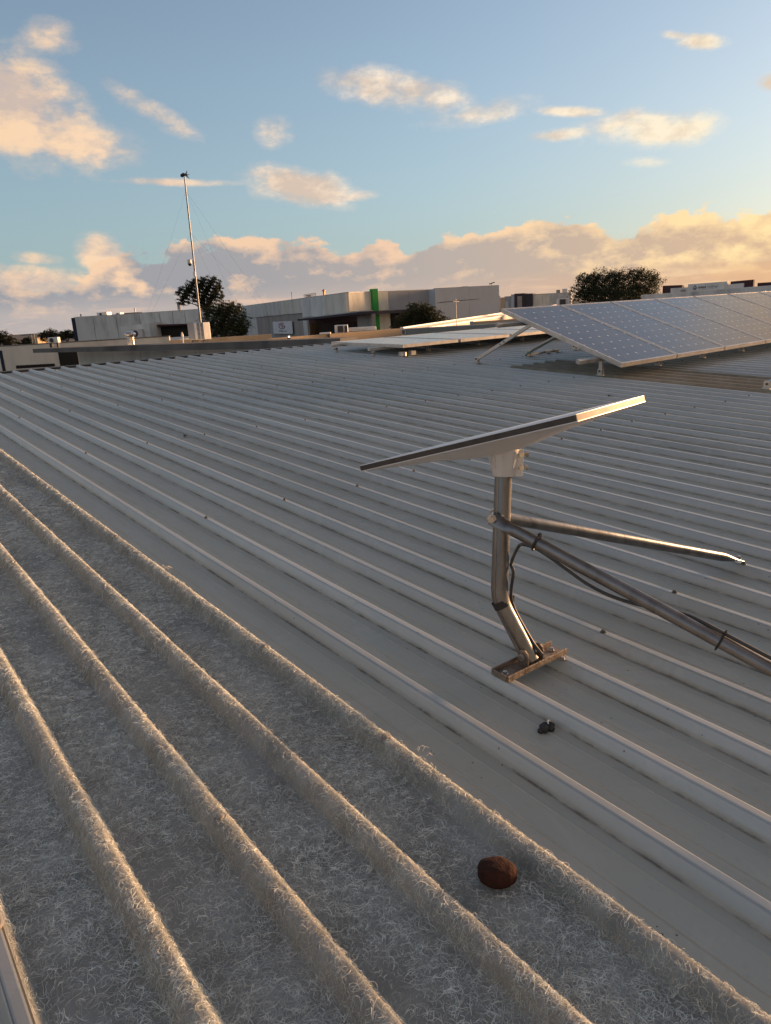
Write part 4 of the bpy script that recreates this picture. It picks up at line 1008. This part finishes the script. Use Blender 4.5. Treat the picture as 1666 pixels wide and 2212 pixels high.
cyl('roof_vent', 'tiny white pipe stub left of the tall condenser', 'vent', M_wm, 395.5, 728, 737, 3, at(380, 735, 33), at(410, 733, 33), 0, True)

# --- guyed mast with camera
MP = at(437.5, 735, 33.5); MT = at(398.5, 382, 33.5)
mast = thing('guyed_mast', 'tall thin guyed mast with a dome camera and a star shaped head', 'mast', wmat(MP))
M_mast = mat('mast_steel', (.16, .165, .17), .5, .5, var=.2, scale=2)
def mlw(p): return Vector(p) - MP
top_ = mlw(MT); mb = MB(); mb.tube([Vector((0, 0, -.5)), top_ * .25, top_ * .55, top_], [.05, .045, .036, .028], 8); mb.build('pole', M_mast, mast, True)
mp_ = lambda y: mlw(at(437.5 + (398.5 - 437.5) * (735 - y) / 353, y, 33.5))
# head: small rotor with two vanes
h0 = mp_(381); mb = MB(); mb.lathe([(.02, -.14), (.07, -.10), (.075, .03), (.02, .08)], h0 + Vector((-.03, 0, .07)), 8, Matrix.Rotation(1.2, 3, 'Y')); mb.build('head', M_ch, mast, True)
for (dx, dz) in ((.09, .20), (.16, -.17), (.18, .02)):
    mb = MB(); c = h0 + Vector((.06, 0, .05)); tip = c + Vector((dx, 0, dz)); s_ = Vector((.05, 0, 0)) if abs(dz) > .1 else Vector((0, 0, .03))
    mb.prism([c - s_, c + s_, tip], (0, .02, 0)); mb.build('vane', M_mast, mast)
for y0, spots_ in ((412, ((330, 640), (500, 640), (560, 640))), (503, ((345, 640), (475, 640), (545, 640)))):
    a0_ = mp_(y0)
    for i, (xx, yy) in enumerate(spots_):
        dd = (31.5, 36.5, 33)[i]
        mb = MB(); e = mlw(at(xx, yy, dd)); e = a0_ + (e - a0_) * 1.3; mb.tube([a0_, e], .0022, 4); mb.build('guy_wire', M_mast, mast)
cc = mp_(571); arm_c = mlw(at(409.5, 566, 33.4))
mb = MB(); mb.bar(cc + Vector((0, 0, .10)), arm_c + Vector((0, 0, .10)), .04, .04); mb.build('camera_arm', M_wm, mast)
mb = MB(); mb.lathe([(.03, .12), (.085, .09), (.095, -.03), (.09, -.06)], arm_c, 14); cd1 = mb.build('camera_body', M_wm, mast, True)
mb = MB(); mb.lathe([(.082, -.061), (.075, -.11), (.045, -.15), (.01, -.165)], arm_c, 14); mb.build('camera_dome', M_black, cd1, True)
mb = MB(); c = mp_(592); mb.box(c + Vector((-.02, -.05, 0)), (.09, .07, .2)); mb.build('junction_box', M_wm, mast)

# --- television antenna
ta = thing('television_antenna', 'combed television antenna on a thin pole before the grey warehouse', 'antenna', wmat(at(986.5, 706, 26)))
ht = (706 - 649) / F_PX * 26; mb = MB(); mb.tube([(0, 0, -.5), (0, 0, ht)], .012, 6); mb.build('pole', M_mast, ta)
bz = (706 - 654.5) / F_PX * 26; bdir = Vector((.30, .95, .0)).normalized()
mb = MB(); mb.bar(Vector((0, 0, bz)) - bdir * .5, Vector((0, 0, bz)) + bdir * .5, .02, .02); mb.build('boom', M_mast, ta)
for k in range(9):
    c = Vector((0, 0, bz + .012)) + bdir * (-.46 + .115 * k); L = .38 + .05 * k; n_ = Vector((bdir.y, -bdir.x, .03 + .012 * ((k * 5) % 3 - 1)))
    mb = MB(); mb.tube([c - n_ * L, c + n_ * L], .0035, 4); mb.build('element', M_mast, ta)

# --- pale metal roof running away to the right, and its low walls
wr = wroot('metal_roof_shed', 'long shed roof of pale metal sheets with bright ridge flashings', 'shed', at(1000, 700, 34))
l1a, l1b = at(868.4, 710.2, 31), at(1222, 656.5, 62); l2a, l2b = at(905, 713.2, 30), at(1215, 662.5, 59)
mb = MB(); mb.prism([l1a, l1b, l2b, l2a], (0, 0, -.25)); adopt(mb.build('roof_sheet', M_roofg), wr)
for i in range(1, 14):
    u = i / 14; a_, b_ = l1a.lerp(l2a, u), l1b.lerp(l2b, u); mb = MB(); mb.bar(a_ + Vector((0, 0, .01)), b_ + Vector((0, 0, .01)), .04, .03); adopt(mb.build('rib', M_roofg), wr)
for a_, b_, w in ((l1a, l1b, .16), (l2a, l2b, .12)):
    mb = MB(); mb.bar(a_ + Vector((0, 0, .03)), b_ + Vector((0, 0, .03)), w, .07); adopt(mb.build('flashing', M_wm), wr)
slab('wall', M_conc, wr, l2a + Vector((0, 0, -.2)), l2b + Vector((0, 0, -.2)), 0, .2)
slab('end_wall', M_conc, wr, l1a + Vector((0, 0, -.2)), l2a + Vector((0, 0, -.2)), 0, .2)
gb = wroot('low_parapet', 'low grey green parapet with a louvred white end behind the flat panels', 'parapet', at(960, 712, 23))
p, q = atz(876, 712, CAM_Z - .6), atz(1075, 700.5, CAM_Z - .6); slab('wall', conc('grey_green_metal', (.17, .19, .19)), gb, p, q, 3, .3); slab('coping', M_cap, gb, p + Vector((0, 0, .03)), q + Vector((0, 0, .03)), (p.z + .003, q.z + .003), .34)
slab('end_louvre', M_wm, gb, pz(867.5, 711.5, p, q, .05), pz(876, 711, p, q, .05), pz(870, 722, p, q).z, .3)
for k in range(4): slab('louvre_gap', M_grille, gb, pz(868.5, 712.6 + k * 2.4, p, q, .07), pz(875, 712.2 + k * 2.4, p, q, .07), pz(870, 713.9 + k * 2.4, p, q, .07).z, .02)
tw = wroot('tan_wall', 'sunlit tan wall section under the first tilted solar panel', 'wall', at(1070, 695, 25))
p, q = at(1022.7, 695.3, 25), at(1150, 686.5, 25); slab('wall', M_tan, tw, p, q, 3, .3); slab('pier', M_blueg, tw, pz(1017.5, 694, p, q, .05), pz(1023, 693.6, p, q, .05), 3, .3)
abox('rooftop_unit', 'open fronted dark box unit on the pale shed roof behind the tilted panels', 'cooling unit', M_greyc, 1207, 1230, 644, 666, at(1200, 655, 44), at(1235, 653, 44), 0, .5)
P_, Q_ = at(1200, 655, 43.9), at(1235, 653, 43.9); o = slab('opening', M_grille, None, pz(1210, 646.5, P_, Q_, .05), pz(1222.5, 646, P_, Q_, .05), pz(1212, 665, P_, Q_, .05).z, .02)
adopt(o, [x for x in bpy.data.objects if x.get('label', '').startswith('open fronted dark box')][0])

# --- buildings at the right
bD = wroot('far_building', 'cream and charcoal far building between the grey box and the big tree', 'building', at(1150, 650, 118))
P_, Q_ = at(1085, 655, 120), at(1260, 645, 116)
slab('wall_panel', M_blueg, bD, pz(1090.4, 640.3, P_, Q_), pz(1104, 639.3, P_, Q_), 0, 4); slab('door', M_bluel, bD, pz(1092, 651, P_, Q_, .1), pz(1098.5, 650.6, P_, Q_, .1), 0, .05)
slab('wall_panel', M_bluel, bD, pz(1104.2, 636, P_, Q_, .3), pz(1111.3, 635.5, P_, Q_, .3), 0, 4)
slab('entry_block', M_ch, bD, pz(1111.5, 634.2, P_, Q_, .5), pz(1134, 633, P_, Q_, .5), 0, 4); slab('entry_block', M_ch, bD, pz(1134.1, 634.4, P_, Q_, .3), pz(1151, 633.4, P_, Q_, .3), 0, 4)
slab('entry_recess', M_brownw, bD, pz(1118, 640, P_, Q_, .56), pz(1128, 639.5, P_, Q_, .56), 0, .05)
for x0, x1 in ((1151.2, 1172), (1172.3, 1188), (1188.3, 1210), (1210.3, 1234)):
    slab('wall_panel', M_conc2 if x0 < 1180 else M_conc, bD, pz(x0, 636.4 - (x0 - 1151) * .055, P_, Q_), pz(x1, 636.4 - (x1 - 1151) * .055, P_, Q_), 0, 3)
slab('coping', M_cap, bD, pz(1151.2, 635.4, P_, Q_, .05), pz(1234, 630.9, P_, Q_, .05), (pz(1151, 636.6, P_, Q_).z, pz(1234, 632.1, P_, Q_).z), .5)
abox('rooftop_unit', 'small brown rooftop box left of the big tree', 'cooling unit', M_brownw, 1202, 1209.7, 626, 634, P_, Q_, -1, 1)
abox('rooftop_unit', 'larger pale rooftop box left of the big tree', 'cooling unit', M_greyc, 1215, 1226.6, 623.5, 633, P_, Q_, -1, 1)
bF = wroot('far_building', 'small sunlit tan building glimpsed beside the grey box warehouse', 'building', at(1084, 650, 160))
P_, Q_ = at(1070, 655, 160), at(1100, 653, 160); slab('wall', M_tan, bF, pz(1076, 643, P_, Q_), pz(1091, 642, P_, Q_), 0, 8); slab('chimney', M_wm, bF, pz(1079.3, 638.5, P_, Q_, .1), pz(1081, 638.4, P_, Q_, .1), CAM_Z - 1, .4)

gw = wroot('block_wall', 'long grey block wall rising behind the tilted solar panels', 'wall', at(1500, 640, 52))
p, q = at(1385.5, 638.6, 60), at(1700, 615.5, 46); gc = [1385.5, 1440, 1497, 1560, 1618, 1700]
for x0, x1 in zip(gc, gc[1:]):
    a_, b_ = lerpx(p, q, x0), lerpx(p, q, x1); d = (b_ - a_).normalized() * .012; slab('wall_panel', M_conc, gw, a_ + d, b_ - d, 0, .25)
slab('coping', M_conc3, gw, p + Vector((0, 0, .05)), q + Vector((0, 0, .05)), (p.z + .003, q.z + .003), .32)
ub = wroot('shopfront_building', 'pale shopfront parapet carrying blue and black lettering, plum trims either side', 'building', at(1530, 625, 120))
P_, Q_ = at(1425, 630, 124), at(1680, 615, 112)
def us(nm, m_, x0, y0, x1, y1, off, th=1.): slab(nm, m_, ub, pz(x0, y0, P_, Q_, off), pz(x1, y1, P_, Q_, off), 0, th)
us('side_block', M_ch, 1432.5, 619, 1473.8, 617.3, 0); us('side_trim', M_plum, 1432, 617, 1474, 615.4, .1, .6)
us('parapet', M_conc3, 1449.3, 622.6, 1486.7, 620.2, .4); us('parapet', M_conc3, 1486.8, 613.8, 1571.6, 607.6, .6); us('parapet', M_conc3, 1571.7, 614.4, 1607.3, 611.3, .4)
us('side_block', M_ch, 1579.4, 609.6, 1627, 605.6, 0); us('side_trim', M_plum, 1579, 608, 1628.4, 603.6, .1, .6); us('side_block', M_ch, 1637.2, 612.4, 1690, 609.4, 0); us('side_trim', M_plum, 1637, 611, 1691, 607.6, .1, .6)
us('brown_window', M_brownw, 1471, 625.8, 1481.5, 625.2, .46, .05)
sb, w3, h3 = board('shop_lettering', 'blue drop logo and united coatings lettering on the pale shopfront', 'sign', M_conc3, [(1495, 614.3), (1565, 609.4), (1566, 624.6), (1496, 629.2)], P_, Q_, .7)
text_mesh('lettering', 'united', h3 * .46, M_signk, sb, (-w3 * .315, h3 * .02, .02), bold=.012, align='LEFT')
text_mesh('lettering', 'coatings', h3 * .46, M_signb, sb, (-w3 * .02, h3 * .02, .02), align='LEFT')
text_mesh('small_lettering', 'industrial  paint  & coatings', h3 * .15, M_signk, sb, (w3 * .0, -h3 * .30, .02))
mb = MB(); R2 = h3 * .30; vs = [(R2 * math.cos(q_) * .9, R2 * math.sin(q_) * .9, 0) for q_ in np.linspace(math.radians(150), math.radians(390), 16)] + [(0, R2 * 1.5, 0)]; mb.add(vs, [tuple(range(17))]); o = mb.build('drop_logo', M_signb, sb); o.location = (-w3 * .41, -h3 * .06, .02)
mb = MB(); mb.add([(0, R2 * .75, 0), (R2 * .42, R2 * .25, 0), (0, -R2 * .25, 0), (-R2 * .42, R2 * .25, 0)], [(0, 1, 2, 3)]); o = mb.build('drop_highlight', M_conc3, sb); o.location = (-w3 * .41, -h3 * .06, .026)
fl_b = wroot('far_building', 'distant warm tan building between the trees at the far left', 'building', at(60, 735, 170))
P_, Q_ = at(30, 740, 170), at(90, 736, 170); slab('wall', M_tan, fl_b, pz(33, 733, P_, Q_), pz(80, 729.5, P_, Q_), 0, 6)
gn = thing('gantry_pole', 'distant twin posts with a long crossarm at the far left', 'pole', wmat(Vector((*at(62, 735, 100).xy, 0))))
for x in (66.5, 72.5):
    pp = at(x, 721, 100); mb = MB(); b0_ = Vector((pp.x, pp.y, 0)) - gn.matrix_world.translation; mb.tube([b0_, b0_ + Vector((0, 0, pp.z))], .09, 6); mb.build('post', M_mast, gn)
pp, qq = at(45.5, 724.5, 100) - gn.matrix_world.translation, at(73.5, 721.5, 100) - gn.matrix_world.translation
mb = MB(); mb.bar(pp, qq, .15, .12); mb.build('crossarm', M_mast, gn)

# ------------------------------------------------------------------ trees
def leaf_mat(name, c, c2, c3):
    m = bpy.data.materials.new(name); m.use_nodes = True; t = NT(m.node_tree)
    out = t.n('ShaderNodeOutputMaterial'); b = t.n('ShaderNodeBsdfPrincipled'); tr = t.n('ShaderNodeBsdfTranslucent'); mx = t.n('ShaderNodeMixShader')
    g_ = t.n('ShaderNodeNewGeometry'); tc = t.n('ShaderNodeTexCoord'); n = t.noise(tc.outputs['Object'], 1.2, 4, .6)
    c_ = t.mix(t.step(n, .35, .7), (*c, 1), (*c2, 1)); c_ = t.mix(t.m('MULTIPLY', g_.outputs['Random Per Island'], .6), c_, (*c3, 1))
    t.put(b.inputs['Base Color'], c_); b.inputs['Roughness'].default_value = .6; b.inputs['Specular IOR Level'].default_value = .25; t.put(tr.inputs[0], c_)
    mx.inputs[0].default_value = .25; t.nt.links.new(b.outputs[0], mx.inputs[1]); t.nt.links.new(tr.outputs[0], mx.inputs[2]); t.nt.links.new(mx.outputs[0], out.inputs[0]); return m
L_dark = leaf_mat('gum_leaves', (.030, .034, .018), (.050, .052, .028), (.020, .024, .014)); L_olive = leaf_mat('olive_leaves', (.038, .044, .018), (.085, .078, .030), (.025, .032, .014)); L_green = leaf_mat('conifer_leaves', (.030, .040, .020), (.055, .060, .028), (.022, .028, .014))
M_bark = mat('bark', (.10, .075, .055), .9, var=.3, scale=3, bump=.3, bscale=20)
def tree(name, label, cat, d, base, lobes, n, leafpx, lm, fork=None, seed=1, tip=None, droop=0., shell=.35, group=None):
    rg = np.random.default_rng(seed); k = d / F_PX
    bp = at(base[0], base[1], d); bp.z = 0
    root = thing(name, label, cat, wmat(bp), group)
    C = []; Rr = []
    for (x, y, rx, ry) in lobes:
        c = at(x, y, d) - bp; C.append((c.x, c.y + rg.uniform(-.35, .35) * rx * k, c.z)); Rr.append((rx * k, rx * k * .85, ry * k))
    C = np.array(C); Rr = np.array(Rr); vol = Rr.prod(1); w = vol ** .75; w /= w.sum()
    idx = rg.choice(len(C), n * 2, p=w); u = rg.normal(size=(n * 2, 3)); u /= np.linalg.norm(u, axis=1)[:, None]
    rad = shell + (1.06 - shell) * rg.random(n * 2) ** .6
    # uneven surface: each direction of each lobe bulges or sinks
    bump = 1 + .20 * np.sin(u[:, 0] * 5 + idx * 2.1) * np.cos(u[:, 2] * 6 + idx) + .12 * np.sin(u[:, 1] * 9 + u[:, 2] * 7 + idx)
    pos = C[idx] + u * Rr[idx] * (rad * bump)[:, None]
    tipm = rg.random(n * 2) < .10; pos[tipm] += u[tipm] * Rr[idx[tipm]] * rg.uniform(.05, .28, tipm.sum())[:, None]
    # clumping: drop leaves where a coarse 3-D wave field is low
    s_ = 2 * math.pi / (14 * k)
    fld = np.sin(pos[:, 0] * s_ + seed) * np.sin(pos[:, 1] * s_ * .9 + 1) + np.sin(pos[:, 2] * s_ * 1.2 + 2) * np.sin((pos[:, 0] + pos[:, 2]) * s_ * .7) + rg.normal(0, .35, n * 2)
    keep = np.argsort(-fld)[:n]; pos = pos[keep]; u = u[keep]
    sz = leafpx * k * rg.uniform(.6, 1.35, n)
    ax = rg.normal(size=(n, 3)) + u * .4; ax[:, 2] -= droop; ax /= np.linalg.norm(ax, axis=1)[:, None]
    nn = rg.normal(size=(n, 3)) + u * .8; sdv = np.cross(ax, nn); sdv /= np.linalg.norm(sdv, axis=1)[:, None]
    V = np.stack([pos - ax * sz[:, None] * .5, pos + sdv * sz[:, None] * .26, pos + ax * sz[:, None] * .5, pos - sdv * sz[:, None] * .26], 1).reshape(-1, 3)
    me = bpy.data.meshes.new('crown'); me.from_pydata(V.tolist(), [], [(4 * i, 4 * i + 1, 4 * i + 2, 4 * i + 3) for i in range(n)])
    link('crown', me, lm, root)
    fk = (at(*fork, d) - bp) if fork else Vector((0, 0, C[:, 2].min() * .75))
    rt_ = max(.10, 2.6 * k); mb = MB(); mb.tube([Vector((0, 0, -.2)), fk * .5 + Vector((.06, 0, 0)), fk], [rt_ * 1.25, rt_, rt_ * .75], 8); tk = mb.build('trunk', M_bark, root, True)
    for i in range(len(C)):
        e = Vector(C[i]); m_ = fk.lerp(e, .5) + Vector((rg.uniform(-.1, .1), 0, rg.uniform(.0, .25))) * (Rr[i, 0])
        mb = MB(); mb.tube([fk, m_, e, e + Vector((rg.uniform(-.3, .3), rg.uniform(-.2, .2), .5)) * Rr[i, 0]], [rt_ * .6, rt_ * .4, rt_ * .22, .02], 6); mb.build('limb', M_bark, tk, True)
    return root
tree('gum_tree', 'dark gum tree with round clumped crown directly behind the mast', 'tree', 92, (449, 735), [(402, 633, 17, 14), (398, 650, 12, 9), (416, 622, 16, 16), (436, 640, 20, 18), (445, 614, 15, 15), (463, 612, 13, 13), (470, 632, 13, 17), (455, 640, 15, 16), (428, 612, 12, 10), (447, 662, 12, 9)], 19000, 2.9, L_dark, (447, 672), 3, droop=.5)
tree('bushy_tree', 'broad dark bushy tree in front of the gum tree', 'tree', 78, (485, 740), [(465, 690, 30, 28), (498, 690, 34, 30), (480, 668, 26, 16), (515, 705, 26, 22), (455, 715, 24, 20), (500, 720, 34, 16), (505, 665, 18, 12), (447, 672, 10, 7)], 26000, 2.9, L_olive, (483, 715), 5)
tree('bushy_tree', 'olive green rounded tree below the blue grey warehouse wing', 'tree', 52, (905, 730), [(905, 680, 30, 22), (880, 695, 26, 18), (930, 690, 28, 18), (893, 664, 14, 10), (955, 695, 20, 10), (920, 672, 20, 14), (870, 706, 20, 10)], 22000, 2.8, L_olive, (905, 702), 8)
tree('big_tree', 'large dense dark tree silhouetted behind the tilted solar panels', 'tree', 66, (1325, 690), [(1270, 622, 32, 26), (1300, 618, 38, 32), (1345, 618, 40, 34), (1390, 612, 32, 28), (1375, 594, 22, 14), (1262, 600, 16, 10), (1310, 640, 60, 22), (1255, 640, 24, 20), (1412, 604, 16, 14), (1330, 600, 22, 14), (1385, 636, 36, 20), (1285, 600, 18, 10)], 44000, 2.7, L_green, (1325, 650), 11, droop=.3, shell=.3)
tree('far_tree', 'small dark tree at the very left edge of the view', 'tree', 62, (8, 760), [(4, 732, 18, 14), (20, 738, 14, 10), (-12, 730, 16, 14)], 4500, 2.8, L_dark, None, 13)
tree('far_tree', 'row end round dark tree left of the warehouse corner', 'tree', 130, (118, 745), [(97, 727, 15, 11), (112, 722, 14, 11), (125, 729, 16, 10)], 5000, 2.5, L_dark, None, 17)
tree('far_tree', 'smaller dark tree touching the navy warehouse corner', 'tree', 128, (145, 742), [(140, 724, 13, 9), (152, 722, 9, 9)], 2800, 2.5, L_olive, None, 19)
tree('far_tree', 'low dark bush under the distant crossarm', 'tree', 110, (58, 752), [(58, 738, 12, 8), (48, 742, 10, 6)], 1500, 3.2, L_dark, None, 23)
